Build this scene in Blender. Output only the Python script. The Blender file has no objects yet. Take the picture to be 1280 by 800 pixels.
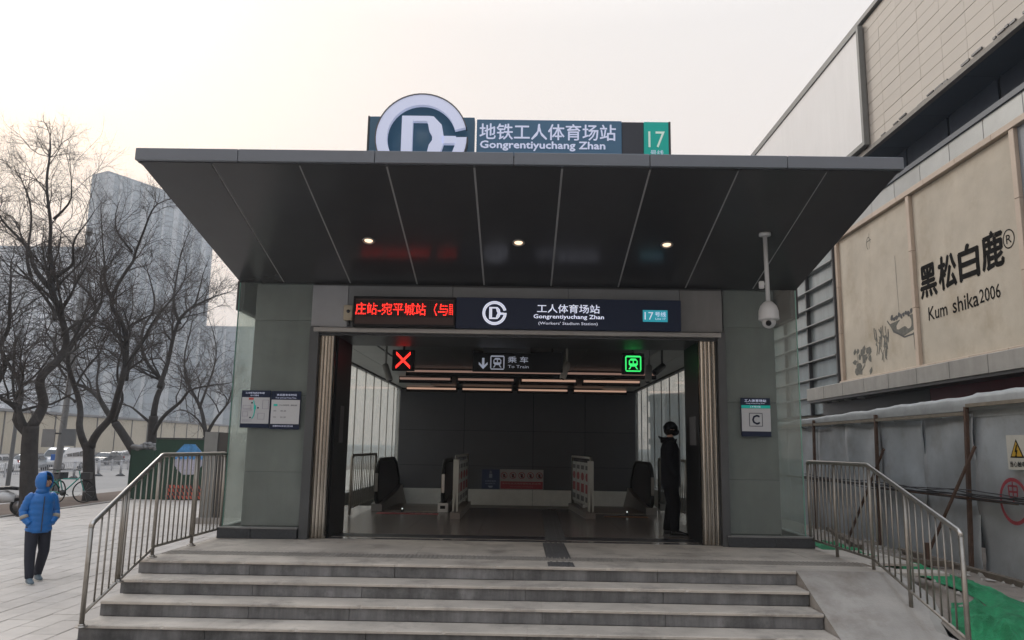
import bpy, bmesh, math, random
from mathutils import Vector, Matrix, noise as mnoise
S = bpy.context.scene
COL = S.collection
R = math.radians
# ---------------------------------------------------------------- camera
cam_d = bpy.data.cameras.new('camera'); cam = bpy.data.objects.new('camera', cam_d); COL.objects.link(cam)
S.camera = cam
cam_d.sensor_width = 36; cam_d.lens = 36 * 962.4 / 1280
cam_d.clip_start = .1; cam_d.clip_end = 3000
pitch, yaw, roll = R(9.304), R(.633), R(.952)
fw = Vector((-math.sin(yaw) * math.cos(pitch), math.cos(yaw) * math.cos(pitch), math.sin(pitch)))
rt = Vector((math.cos(yaw), math.sin(yaw), 0)); up = rt.cross(fw)
r2 = rt * math.cos(roll) + up * math.sin(roll); u2 = -rt * math.sin(roll) + up * math.cos(roll)
cam.matrix_world = Matrix(((r2.x, u2.x, -fw.x, 0), (r2.y, u2.y, -fw.y, 0), (r2.z, u2.z, -fw.z, 1.94), (0, 0, 0, 1)))
# ---------------------------------------------------------------- light
SUN_EL, SUN_AZ = R(32), R(-38)       # low veiled sun ahead and to the left of the camera (azimuth from +Y, clockwise)
w = bpy.data.worlds.new('World'); S.world = w; w.use_nodes = True
nt = w.node_tree; nt.nodes.clear()
def nd(t, tree=None, **k):
    n = (tree or nt).nodes.new(t)
    for a, b in k.items(): setattr(n, a, b)
    return n
sky = nd('ShaderNodeTexSky', sky_type='NISHITA', sun_disc=False, sun_elevation=SUN_EL, sun_rotation=SUN_AZ, dust_density=6.0, air_density=1.5)
geo = nd('ShaderNodeTexCoord'); sep = nd('ShaderNodeSeparateXYZ'); nt.links.new(geo.outputs['Generated'], sep.inputs[0])
rampz = nd('ShaderNodeValToRGB'); nt.links.new(sep.outputs['Z'], rampz.inputs[0])
cr = rampz.color_ramp; cr.elements[0].position = 0.0; cr.elements[0].color = (.97, .78, .67, 1)
cr.elements[1].position = .75; cr.elements[1].color = (.74, .82, .93, 1)
e = cr.elements.new(.22); e.color = (.98, .83, .71, 1)
e = cr.elements.new(.52); e.color = (.95, .89, .83, 1)
# the veiled side of the sky (left, towards the sun) is a little warmer
mx = nd('ShaderNodeMapRange'); nt.links.new(sep.outputs['X'], mx.inputs['Value'])
mx.inputs['From Min'].default_value = -.8; mx.inputs['From Max'].default_value = .7
mixc = nd('ShaderNodeMix', data_type='RGBA', blend_type='MULTIPLY'); mixc.inputs['Factor'].default_value = 1
side = nd('ShaderNodeMix', data_type='RGBA'); nt.links.new(mx.outputs[0], side.inputs['Factor'])
side.inputs[6].default_value = (1.03, .975, .93, 1); side.inputs[7].default_value = (.985, 1, 1.03, 1)
nt.links.new(rampz.outputs[0], mixc.inputs[6]); nt.links.new(side.outputs[2], mixc.inputs[7])
bg1 = nd('ShaderNodeBackground'); bg2 = nd('ShaderNodeBackground'); mixs = nd('ShaderNodeMixShader'); out = nd('ShaderNodeOutputWorld')
nt.links.new(sky.outputs[0], bg1.inputs[0]); bg1.inputs[1].default_value = .1
nt.links.new(mixc.outputs[2], bg2.inputs[0]); zb = nd('ShaderNodeMapRange'); zb.inputs['From Min'].default_value = .5; zb.inputs['From Max'].default_value = 1.; zb.inputs['To Min'].default_value = 1.13; zb.inputs['To Max'].default_value = 2.6  # overcast: brighter towards the zenith
nt.links.new(sep.outputs['Z'], zb.inputs['Value']); nt.links.new(zb.outputs[0], bg2.inputs[1])
mixs.inputs[0].default_value = .86                                  # overcast veil over the clear sky
nt.links.new(bg1.outputs[0], mixs.inputs[1]); nt.links.new(bg2.outputs[0], mixs.inputs[2]); nt.links.new(mixs.outputs[0], out.inputs[0])
sl = bpy.data.lights.new('sun', 'SUN'); sl.energy = 1.1; sl.angle = R(14); sl.color = (1, .95, .88)
so = bpy.data.objects.new('sun', sl); COL.objects.link(so)
sd = Vector((math.sin(SUN_AZ) * math.cos(SUN_EL), math.cos(SUN_AZ) * math.cos(SUN_EL), math.sin(SUN_EL)))
so.rotation_euler = sd.to_track_quat('Z', 'Y').to_euler(); so.location = (-20, 40, 60)
S.view_settings.view_transform = 'Standard'; S.view_settings.look = 'None'; S.view_settings.exposure = -.02; S.view_settings.gamma = 1
S.cycles.volume_bounces = 1; S.cycles.max_bounces = 7; S.cycles.transparent_max_bounces = 24
S.cycles.volume_max_steps = 64
# ---------------------------------------------------------------- materials
MATS = {}
def mat(name, col, rough=.6, metal=0., var=.12, scale=2.5, bump=0., bscale=40, rnd=0., emit=None, estr=1., spec=.5, streak=0., dirt=None, dirtamt=.5, dscale=1.2, stretch=(1, 1, 1), world=False):
    if name in MATS: return MATS[name]
    m = bpy.data.materials.new(name); m.use_nodes = True; t = m.node_tree
    b = t.nodes['Principled BSDF']; L = t.links.new
    b.inputs['Roughness'].default_value = rough; b.inputs['Metallic'].default_value = metal
    b.inputs['Specular IOR Level'].default_value = spec
    tc = t.nodes.new('ShaderNodeTexCoord'); vec = tc.outputs['Object']
    if world: vec = t.nodes.new('ShaderNodeNewGeometry').outputs['Position']
    mp = t.nodes.new('ShaderNodeMapping'); L(vec, mp.inputs[0]); mp.inputs['Scale'].default_value = stretch; vec = mp.outputs[0]
    n = t.nodes.new('ShaderNodeTexNoise'); n.inputs['Scale'].default_value = scale; n.inputs['Detail'].default_value = 7; n.inputs['Roughness'].default_value = .62
    L(vec, n.inputs['Vector'])
    mr = t.nodes.new('ShaderNodeMapRange'); mr.inputs['From Min'].default_value = .25; mr.inputs['From Max'].default_value = .75
    mr.inputs['To Min'].default_value = 1 - var; mr.inputs['To Max'].default_value = 1 + var; L(n.outputs[0], mr.inputs['Value'])
    val = mr.outputs[0]
    if rnd:
        oi = t.nodes.new('ShaderNodeObjectInfo'); m2 = t.nodes.new('ShaderNodeMapRange'); m2.inputs['To Min'].default_value = 1 - rnd; m2.inputs['To Max'].default_value = 1 + rnd
        L(oi.outputs['Random'], m2.inputs['Value']); mm = t.nodes.new('ShaderNodeMath'); mm.operation = 'MULTIPLY'; L(val, mm.inputs[0]); L(m2.outputs[0], mm.inputs[1]); val = mm.outputs[0]
    if streak:
        ms = t.nodes.new('ShaderNodeMapping'); L(vec, ms.inputs[0]); ms.inputs['Scale'].default_value = (1, 1, .12)
        ns = t.nodes.new('ShaderNodeTexNoise'); ns.inputs['Scale'].default_value = 4.5; ns.inputs['Detail'].default_value = 9; ns.inputs['Roughness'].default_value = .65; L(ms.outputs[0], ns.inputs['Vector'])
        m3 = t.nodes.new('ShaderNodeMapRange'); m3.inputs['From Min'].default_value = .35; m3.inputs['From Max'].default_value = .65; m3.inputs['To Min'].default_value = 1 - streak; m3.inputs['To Max'].default_value = 1 + streak * .6
        L(ns.outputs[0], m3.inputs['Value']); mm = t.nodes.new('ShaderNodeMath'); mm.operation = 'MULTIPLY'; L(val, mm.inputs[0]); L(m3.outputs[0], mm.inputs[1]); val = mm.outputs[0]
    hs = t.nodes.new('ShaderNodeVectorMath'); hs.operation = 'SCALE'; hs.inputs[0].default_value = col[:3]; L(val, hs.inputs['Scale'])
    cout = hs.outputs[0]
    if dirt:
        n2 = t.nodes.new('ShaderNodeTexNoise'); n2.inputs['Scale'].default_value = dscale; n2.inputs['Detail'].default_value = 9; n2.inputs['Roughness'].default_value = .7; L(vec, n2.inputs['Vector'])
        m4 = t.nodes.new('ShaderNodeMapRange'); m4.inputs['From Min'].default_value = .5; m4.inputs['From Max'].default_value = .72; m4.inputs['To Max'].default_value = dirtamt; L(n2.outputs[0], m4.inputs['Value'])
        mc = t.nodes.new('ShaderNodeMix'); mc.data_type = 'RGBA'; L(m4.outputs[0], mc.inputs['Factor']); L(cout, mc.inputs[6]); mc.inputs[7].default_value = (*dirt, 1); cout = mc.outputs[2]
    L(cout, b.inputs['Base Color'])
    if bump:
        nb = t.nodes.new('ShaderNodeTexNoise'); nb.inputs['Scale'].default_value = bscale; nb.inputs['Detail'].default_value = 4; L(vec, nb.inputs['Vector'])
        bp = t.nodes.new('ShaderNodeBump'); bp.inputs['Strength'].default_value = bump; bp.inputs['Distance'].default_value = .02; L(nb.outputs[0], bp.inputs['Height']); L(bp.outputs[0], b.inputs['Normal'])
        rr = t.nodes.new('ShaderNodeMapRange'); rr.inputs['To Min'].default_value = max(0, rough - .1); rr.inputs['To Max'].default_value = min(1, rough + .12); L(nb.outputs[0], rr.inputs['Value']); L(rr.outputs[0], b.inputs['Roughness'])
    if emit: b.inputs['Emission Color'].default_value = (*emit, 1); b.inputs['Emission Strength'].default_value = estr
    MATS[name] = m; return m
def glass(name, tint, trans=.75, dust_sheen=.12, dust_sheen_col=(.5, .52, .5), rough=.02, milky=False, ior=1.52):
    if name in MATS: return MATS[name]
    m = bpy.data.materials.new(name); m.use_nodes = True; t = m.node_tree; t.nodes.clear(); L = t.links.new
    o = t.nodes.new('ShaderNodeOutputMaterial'); tr = t.nodes.new('ShaderNodeBsdfTransparent'); tr.inputs[0].default_value = (*[c * trans for c in tint], 1)
    gl = t.nodes.new('ShaderNodeBsdfGlossy'); gl.inputs['Roughness'].default_value = rough; gl.inputs[0].default_value = (1, 1, 1, 1)
    df = t.nodes.new('ShaderNodeBsdfTranslucent' if milky else 'ShaderNodeBsdfDiffuse'); df.inputs[0].default_value = (*dust_sheen_col, 1)
    fr = t.nodes.new('ShaderNodeFresnel'); fr.inputs[0].default_value = ior
    n = t.nodes.new('ShaderNodeTexNoise'); n.inputs['Scale'].default_value = 1.7; n.inputs['Detail'].default_value = 8
    tc = t.nodes.new('ShaderNodeTexCoord'); L(tc.outputs['Object'], n.inputs['Vector'])
    mr = t.nodes.new('ShaderNodeMapRange'); mr.inputs['From Min'].default_value = .3; mr.inputs['From Max'].default_value = .7; mr.inputs['To Min'].default_value = dust_sheen * .6; mr.inputs['To Max'].default_value = dust_sheen * 1.4; L(n.outputs[0], mr.inputs['Value'])
    m1 = t.nodes.new('ShaderNodeMixShader'); L(mr.outputs[0], m1.inputs[0]); L(tr.outputs[0], m1.inputs[1]); L(df.outputs[0], m1.inputs[2])
    m2 = t.nodes.new('ShaderNodeMixShader'); ge = t.nodes.new('ShaderNodeNewGeometry'); mb = t.nodes.new('ShaderNodeMath'); mb.operation = 'SUBTRACT'; mb.inputs[0].default_value = 1; L(ge.outputs['Backfacing'], mb.inputs[1]); mf = t.nodes.new('ShaderNodeMath'); mf.operation = 'MULTIPLY'; L(fr.outputs[0], mf.inputs[0]); L(mb.outputs[0], mf.inputs[1]); L(mf.outputs[0], m2.inputs[0]); L(m1.outputs[0], m2.inputs[1]); L(gl.outputs[0], m2.inputs[2]); L(m2.outputs[0], o.inputs[0])
    MATS[name] = m; return m
def emi(name, col, s): return mat(name, tuple(c * .5 for c in col), .5, var=0, emit=col, estr=s)
# ---------------------------------------------------------------- mesh helpers
class B:
    def __init__(s): s.v = []; s.f = []; s.m = []; s.cur = 0; s.sm = []
    def add(s, vs, fs, smooth=False):
        k = len(s.v); s.v += [tuple(v) for v in vs]; s.f += [tuple(i + k for i in f) for f in fs]; s.m += [s.cur] * len(fs); s.sm += [smooth] * len(fs); return s
    def box(s, x0, x1, y0, y1, z0, z1):
        if x0 > x1: x0, x1 = x1, x0
        if y0 > y1: y0, y1 = y1, y0
        if z0 > z1: z0, z1 = z1, z0
        return s.add([(x0,y0,z0),(x1,y0,z0),(x1,y1,z0),(x0,y1,z0),(x0,y0,z1),(x1,y0,z1),(x1,y1,z1),(x0,y1,z1)],
                     [(0,3,2,1),(4,5,6,7),(0,1,5,4),(1,2,6,5),(2,3,7,6),(3,0,4,7)])
    def prism(s, pts, P, U, V, N):          # 2D outline in the frame P + u*U + v*V, extruded by N
        P, U, V, N = map(Vector, (P, U, V, N)); n = len(pts)
        a = [P + U * x + V * y for x, y in pts]; b = [p + N for p in a]
        fs = [tuple(range(n)), tuple(range(2 * n - 1, n - 1, -1))] + [(i, i + n, (i + 1) % n + n, (i + 1) % n) for i in range(n)]
        if U.cross(V).dot(N) > 0: fs = [f[::-1] for f in fs]
        return s.add(a + b, fs)
    def tube(s, pts, r, n=8, cap=True, smooth=True):
        pts = [Vector(p) for p in pts]; rs = r if isinstance(r, (list, tuple)) else [r] * len(pts)
        vs = []; prev = None
        for i, p in enumerate(pts):
            d = (pts[min(i + 1, len(pts) - 1)] - pts[max(i - 1, 0)])
            d = d.normalized() if d.length > 1e-9 else Vector((0, 0, 1))
            if prev is None: a = d.orthogonal().normalized()
            else:
                a = prev - d * prev.dot(d); a = a.normalized() if a.length > 1e-6 else d.orthogonal().normalized()
            prev = a; c = d.cross(a)
            vs += [p + (a * math.cos(2 * math.pi * k / n) + c * math.sin(2 * math.pi * k / n)) * rs[i] for k in range(n)]
        fs = [(i * n + k, i * n + (k + 1) % n, (i + 1) * n + (k + 1) % n, (i + 1) * n + k) for i in range(len(pts) - 1) for k in range(n)]
        if cap: fs += [tuple(range(n))[::-1], tuple(range((len(pts) - 1) * n, len(pts) * n))]
        return s.add(vs, fs, smooth)
    def cyl(s, p, q, r, n=16, r2=None): return s.tube([p, q], [r, r if r2 is None else r2], n)
    def loft(s, rings, n=20, power=2., cap=True):   # rings: (centre, right vector, front vector)
        vs = []
        for c, a, b in rings:
            c, a, b = Vector(c), Vector(a), Vector(b)
            for k in range(n):
                t = 2 * math.pi * k / n; ct, st = math.cos(t), math.sin(t)
                vs.append(c + a * (math.copysign(abs(ct) ** (2 / power), ct)) + b * (math.copysign(abs(st) ** (2 / power), st)))
        fs = [(i * n + k, i * n + (k + 1) % n, (i + 1) * n + (k + 1) % n, (i + 1) * n + k) for i in range(len(rings) - 1) for k in range(n)]
        if cap: fs += [tuple(range(n))[::-1], tuple(range((len(rings) - 1) * n, len(rings) * n))]
        return s.add(vs, fs, True)
    def ball(s, c, rx, ry=None, rz=None, n=14, m=9, z0=-1., z1=1.):
        ry = rx if ry is None else ry; rz = rx if rz is None else rz; c = Vector(c); rr = []
        for i in range(m + 1):
            t = math.asin(z0) + (math.asin(z1) - math.asin(z0)) * i / m
            q = max(math.cos(t), .02); rr.append((c + Vector((0, 0, rz * math.sin(t))), (rx * q, 0, 0), (0, ry * q, 0)))
        return s.loft(rr, n)
    def mesh(s, name, mats, off=(0, 0, 0), bevel=0.):
        me = bpy.data.meshes.new(name); ox, oy, oz = off
        me.from_pydata([(x - ox, y - oy, z - oz) for x, y, z in s.v], [], s.f)
        for m in (mats if isinstance(mats, (list, tuple)) else [mats]): me.materials.append(m)
        me.polygons.foreach_set('material_index', s.m); me.polygons.foreach_set('use_smooth', s.sm)
        if bevel:
            bm = bmesh.new(); bm.from_mesh(me)
            bmesh.ops.bevel(bm, geom=[e for e in bm.edges if e.is_manifold and e.calc_face_angle(0) > .5], offset=bevel, segments=1, affect='EDGES', clamp_overlap=True)
            bm.to_mesh(me); bm.free()
        me.update(); return me
def wl(o):
    p = Vector((0, 0, 0))
    while o is not None: p = p + o.location; o = o.parent
    return p
def link(name, me, parent=None, loc=(0, 0, 0), rot=None):
    o = bpy.data.objects.new(name, me); COL.objects.link(o)
    if parent: o.parent = parent
    o.location = loc
    if rot: o.rotation_euler = rot
    return o
def part(name, b, m, parent=None, bevel=0., **kw):     # b in world coordinates (parent things unrotated)
    off = wl(parent) if parent else (0, 0, 0)
    o = link(name, b.mesh(name, m, off, bevel), parent)
    for k, v in kw.items(): o[k] = v
    return o
def thing(name, label, cat, loc=(0, 0, 0), group=None, rot=None):
    o = link(name, None, None, loc, rot); o.empty_display_size = .2
    o['label'] = label; o['category'] = cat
    if group: o['group'] = group
    return o
def solo(name, b, m, label, cat, group=None, bevel=0., loc=None):
    loc = loc or b.v[0]
    o = link(name, b.mesh(name, m, loc, bevel), None, loc); o['label'] = label; o['category'] = cat
    if group: o['group'] = group
    return o
def struct(name, b, m, bevel=0.):
    o = link(name, b.mesh(name, m, (0, 0, 0), bevel)); o['kind'] = 'structure'; return o
def stuff(o): o['kind'] = 'stuff'; return o
def copy_thing(o, loc, rotz=None, label=None):
    def cp(a, par):
        c = a.copy(); COL.objects.link(c); c.parent = par
        for ch in a.children: cp(ch, c)
        return c
    kids = list(o.children); c = o.copy(); COL.objects.link(c); c.location = loc
    if rotz is not None: c.rotation_euler = (0, 0, rotz)
    if label: c['label'] = label
    for k in kids: cp(k, c)
    return c
_tc = {}
def text(b, body, P, U, V, N=(0, 0, 0), bold=.0):
    if bold > .001:                    # heavier strokes: copies shifted sideways, each a hair in front of the last
        h = Vector(V); w_ = Vector(U).normalized(); k = h.length * bold * 1.2; n_ = w_.cross(h.normalized()) * .0006
        for i, (a, c) in enumerate(((-1, 0), (1, 0), (0, 1), (0, -1))): text(b, body, Vector(P) + w_ * k * a + h.normalized() * k * c + n_ * (i + 1), U, V, N)      # text fitted in the rectangle P, U (width), V (height), raised by N
    key = body
    if key not in _tc:
        c = bpy.data.curves.new('lettering', 'FONT'); c.body = body;  c.resolution_u = 2
        o = bpy.data.objects.new('lettering', c); COL.objects.link(o); bpy.context.view_layer.update()
        me = bpy.data.meshes.new_from_object(o.evaluated_get(bpy.context.evaluated_depsgraph_get()))
        xs = [v.co.x for v in me.vertices]; ys = [v.co.y for v in me.vertices]
        x0, x1, y0, y1 = min(xs), max(xs), min(ys), max(ys)
        _tc[key] = ([((v.co.x - x0) / (x1 - x0), (v.co.y - y0) / (y1 - y0)) for v in me.vertices], [tuple(p.vertices) for p in me.polygons])
        bpy.data.objects.remove(o); bpy.data.curves.remove(c); bpy.data.meshes.remove(me)
    vs, fs = _tc[key]; P, U, V, N = map(Vector, (P, U, V, N))
    return b.add([P + U * x + V * y + N for x, y in vs], fs)
def ftext(b, body, x0, x1, z0, z1, y, bold=0.):         # on a wall that faces the camera side (-Y)
    return text(b, body, (x0, y, z0), (x1 - x0, 0, 0), (0, 0, z1 - z0), bold=bold)
def lerp(a, b, t): return a + (b - a) * t
def logo(b, cx, cz, r, y0, y1):                         # round emblem: open ring with a bar, D shape inside
    P, U, V, N = (cx, y0, cz), (r, 0, 0), (0, 0, r), (0, y1 - y0, 0)
    k = 44; a0, a1 = R(14), R(361)
    for i in range(k):
        p, q = a0 + (a1 - a0) * i / k, a0 + (a1 - a0) * (i + 1) / k
        b.prism([(math.cos(p), math.sin(p)), (math.cos(q), math.sin(q)), (.76 * math.cos(q), .76 * math.sin(q)), (.76 * math.cos(p), .76 * math.sin(p))], P, U, V, N)
    b.prism([(.46, -.13), (.76, -.13), (.76, .04), (.46, .04)], P, U, V, N)
    b.prism([(-.44, -.5), (-.2, -.5), (-.2, .5), (-.44, .5)], P, U, V, N)
    b.prism([(-.2, .38), (.1, .38), (.16, .5), (-.2, .5)], P, U, V, N); b.prism([(-.2, -.5), (.16, -.5), (.1, -.38), (-.2, -.38)], P, U, V, N)
    o_ = [(.16, .5), (.26, .49), (.44, .3), (.49, .04), (.49, -.13), (.44, -.3), (.26, -.49), (.16, -.5)]
    i_ = [(.1, .38), (.13, .36), (.17, .16), (.24, .04), (.24, -.06), (.17, -.17), (.13, -.36), (.1, -.38)]
    for j in range(7): b.prism([o_[j], o_[j + 1], i_[j + 1], i_[j]][::-1], P, U, V, N)
    return b
rng = random.Random(7)

# ---------------------------------------------------------------- palette
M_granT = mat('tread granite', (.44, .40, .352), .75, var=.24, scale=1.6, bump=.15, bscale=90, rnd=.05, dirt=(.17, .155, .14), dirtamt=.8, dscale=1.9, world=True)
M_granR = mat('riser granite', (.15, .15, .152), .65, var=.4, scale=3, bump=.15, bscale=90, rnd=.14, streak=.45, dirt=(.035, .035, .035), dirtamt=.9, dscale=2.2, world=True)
M_pave = mat('plaza paving', (.48, .44, .40), .8, var=.1, scale=4, bump=.15, bscale=60, rnd=.07, dirt=(.24, .22, .2), dirtamt=.4, dscale=.7, world=True)
M_joint = mat('sand joint', (.17, .155, .14), .9, var=.2, scale=8)
M_conc = mat('concrete', (.35, .33, .305), .85, var=.28, scale=1.6, bump=.35, bscale=50, dirt=(.17, .14, .11), dirtamt=.75, world=True)
M_steel = mat('brushed steel', (.42, .40, .37), .33, metal=.9, var=.1, scale=12)
M_steel2 = mat('dull steel', (.3, .28, .25), .42, metal=.8, var=.15, scale=12)
M_can = mat('canopy panel paint', (.042, .042, .045), .2, metal=0, var=.12, scale=1.4, rnd=.12, spec=.4)
M_fas = mat('fascia paint', (.15, .165, .19), .4, metal=.3, var=.05)
M_seam = mat('joint strip', (.4, .4, .4), .5)
M_dk = mat('dark frame metal', (.05, .052, .056), .4, metal=.3, var=.1)
M_grey = mat('grey header panel', (.18, .19, .2), .35, metal=.3, var=.08, rnd=.06)
M_stone = mat('grey wall stone', (.20, .20, .20), .4, var=.16, scale=1.6, rnd=.07, streak=.12)
M_black = mat('black metal', (.009, .009, .010), .4, spec=.2)
M_rub = mat('black rubber', (.012, .012, .012), .55, spec=.25)
M_glassF = glass('front glass', (.95, .985, .97), .94, .11, (.40, .44, .42), .03, False, 1.4)  # dusty film also paints in the greenish reflection streaks
M_glassS = glass('side glass', (.93, .96, .94), .88, .2, (.78, .81, .79), .12, True, 1.2)
M_edge = mat('glass edge', (.2, .4, .34), .2, var=.05)
M_navy = mat('navy sign', (.012, .017, .036), .3, var=.05, emit=(.02, .03, .065), estr=.1, spec=.2)
M_teal = mat('teal sign', (.03, .075, .12), .4, var=.05, emit=(.03, .075, .12), estr=.35)
M_green17 = mat('line green', (.0, .28, .24), .4, emit=(0, .33, .27), estr=.35)
M_lilac = mat('glowing lilac letters', (.55, .58, .72), .5, var=.02, emit=(.55, .6, .8), estr=.42)
M_white = mat('white enamel', (.72, .72, .71), .45, var=.05)
M_cyan = mat('line tag', (.02, .25, .32), .4, emit=(.02, .33, .42), estr=.6)
# ================================================================ SETTING
def gz_right(x, y):      # debris ground on the right: just under the platform, falling away
    t = min(max((y - 7.2) / 2.6, 0), 1); t = t * t * (3 - 2 * t); a = .08 + .42 * t
    s = min(max((x - 4.3) / 1.9, 0), 1); s = s * s * (3 - 2 * s)
    base = a * (1 - s) + .16 * s
    return base + .05 * mnoise.noise(Vector((x * 1.3, y * 1.3, 0))) + .02 * mnoise.noise(Vector((x * 5, y * 5, 2)))
def sheet(xs, ys, zf):
    b = B(); vs = [(x, y, zf(x, y)) for y in ys for x in xs]; n = len(xs)
    b.add(vs, [(j * n + i, j * n + i + 1, (j + 1) * n + i + 1, (j + 1) * n + i) for j in range(len(ys) - 1) for i in range(n - 1)], True); return b
M_dirt = mat('dusty dirt', (.23, .195, .165), .95, var=.3, scale=3, bump=.8, bscale=18, dirt=(.28, .24, .2), dirtamt=.6, dscale=4)
M_bed = mat('planting strip soil', (.125, .09, .07), .95, var=.25, scale=1.5, bump=.6, bscale=20)
M_asph = mat('asphalt', (.13, .125, .12), .85, var=.15, scale=.6, bump=.2, bscale=60)
M_kerb = mat('kerb stone', (.3, .28, .26), .8, var=.1, rnd=.08)
b = sheet([-1500, -400, -60, 0, 20, 60, 400, 1500], [-200, -30, 200, 600, 2400], lambda x, y: -1.1 if x < 15 else -.9)
struct('ground', b, M_asph)
g = B(); g.box(-12.75, 4.6, -12, 60, -1.2, -.05); plaza = struct('plaza', g, M_joint)
# paving slabs: 0.3 x 0.6 running away from the camera; the nearest in view are single slabs
slabs = []
nx, ny = 28, 48
for i in range(nx):
    for j in range(ny):
        x = -12.7 + i * .3; y = 4.2 + j * .6 + (.3 if i % 2 else 0)
        px = x * 962 / max(y, 1)
        vis = -700 < px and y > 7.6 and not (px > -480 and y < 8.2)
        slabs.append((0 if vis else 1, math.hypot(x, y), x, y))
slabs.sort()
sb = B().box(-.146, .146, -.296, .296, -.05, 0); sme = sb.mesh('paving_slab', M_pave, (0, 0, 0), .006)
for s in slabs[:300]:
    o = link('paving_slab', sme, plaza, (s[2] + .15, s[3], rng.uniform(-.003, .004)), (rng.uniform(-.004, .004), rng.uniform(-.006, .006), 0))
far = B()
for s in slabs[300:]:
    z = rng.uniform(-.003, .004); far.box(s[2] + .004, s[2] + .296, s[3] - .296, s[3] + .296, -.05, z)
far.box(-12.7, -4.4, 33.2, 60, -.05, -.001); far.box(-12.7, 4.5, -12, 3.8, -.05, -.001); far.box(-4.25, 4.5, 3.84, 7.4, -.05, -.001)
stuff(part('paving_surface', far, M_pave, plaza))
kb = B().box(-.06, .06, -.49, .49, -.2, .03).mesh('kerb_stone', M_kerb, (0, 0, 0), .012)
for j in range(44): link('kerb_stone', kb, plaza, (-12.82, 4 + j, 0))
b = sheet([-15.4, -14.6, -13.8, -12.9], [0 + i * 1.5 for i in range(60)], lambda x, y: -.02 + .04 * mnoise.noise(Vector((x, y * .6, 5))))
struct('planting_strip', b, M_bed)
b = sheet([-24, -20, -18, -15.4], [-20, 0, 20, 60, 120, 200], lambda x, y: -.06 if x > -16 else (-.35 if x > -19 else (-.8 if x > -21 else -.9)))
struct('service_lane', b, mat('pale asphalt', (.24, .23, .22), .85, var=.1, scale=.3))
b = sheet([-62, -24], [-20, 60, 200, 420], lambda x, y: -.9); struct('road', b, mat('road asphalt', (.2, .195, .19), .85, var=.1, scale=.3))
mk = B()
for j in range(30): mk.box(-46.2, -46.0, 10 + j * 9, 14 + j * 9, -.9, -.894)
struct('lane_marking', mk, M_white)
xs = [4.3 + i * .22 for i in range(22)]; ys = [5 + i * .3 for i in range(90)]
struct('debris_ground', sheet(xs, ys, lambda x, y: gz_right(x, y) + .015), M_dirt)
g = B(); g.box(4.28, 60, -12, 4.99, -.5, .05); g.box(9.1, 60, 4.99, 60, -.5, -.02); struct('yard', g, M_asph)

# ---------------------------------------------------------------- platform and stairs
plat = thing('entrance_platform', 'grey granite platform in front of the station doors', 'platform', (0, 9, 0)); del plat['label']; del plat['category']; plat['kind'] = 'structure'
b = B().box(-4.26, 3.13, 9.05, 11.2, 0, .575).box(3.13, 4.2, 9.0, 11.2, 0, .56); part('platform_core', b, M_joint, plat)
# floor tiles 0.6 x 0.42 (ribbed guide strip between Y 9.45 and 9.75, ribbed lane at X .36 to .66)
tl = B().box(-.2995, .2995, -.2045, .2045, -.03, 0).mesh('floor_tile', M_granT, (0, 0, 0), .001)
tl2 = B().box(-.2995, .2995, -.1395, .1395, -.03, 0).mesh('floor_tile', M_granT, (0, 0, 0), .001)
for i in range(14):
    x = -3.93 + i * .6 + (.0 if i < 7 else .06 + .24) - (0 if i < 7 else .0)
    if i < 7: x = -3.94 + i * .6
    else: x = .66 + .3 + (i - 7) * .6
    for me, y in ((tl2, 9.17), (tl, 9.95), (tl, 10.36), (tl, 10.77)):
        link('floor_tile', me, plat, (x, y - 9, .609 + rng.uniform(-.0015, .001)))
b = B().box(-.04, .355, 9.03, 9.31, .58, .609).box(-.04, .355, 9.75, 10.97, .58, .609).box(-4.26, 4.2, 10.98, 11.5, .58, .609).box(-4.26, -4.245, 9.03, 10.97, .58, .609).box(4.87 - .6, 4.2, 9.03, 10.97, .58, .609)
part('floor_tile', b, M_granT, plat)
M_tac = mat('ribbed guide tile', (.27, .25, .225), .75, var=.15, scale=6, rnd=.08, world=True)
tb = B().box(-.148, .148, -.148, .148, -.03, 0)
for k in range(6): tb.box(-.132 + k * .05, -.117 + k * .05 , -.13, .13, 0, .006)
tm = tb.mesh('guide_tile', M_tac)
for i in range(28):
    link('guide_tile', tm, plat, (-4.1 + i * .3, .6 - .0, .612))
b = B().box(-4.26, 4.2, 9.315, 9.447, .58, .609).box(-4.26, .352, 9.753, 9.752, .58, .609); part('floor_tile', b, M_granT, plat)
M_tacd = mat('dark ribbed guide tile', (.10, .098, .098), .7, var=.2, scale=6, rnd=.1)
tb = B().box(-.148, .148, -.148, .148, -.03, 0)
for k in range(4): tb.box(-.12 + k * .07, -.09 + k * .07, -.145, .145, 0, .006)
tm2 = tb.mesh('guide_tile', M_tacd)
for j in range(7):
    y = 9.19 + j * .3
    if j == 1: continue
    link('guide_tile', tm2, plat, (.505, y - 9, .6135))
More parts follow.
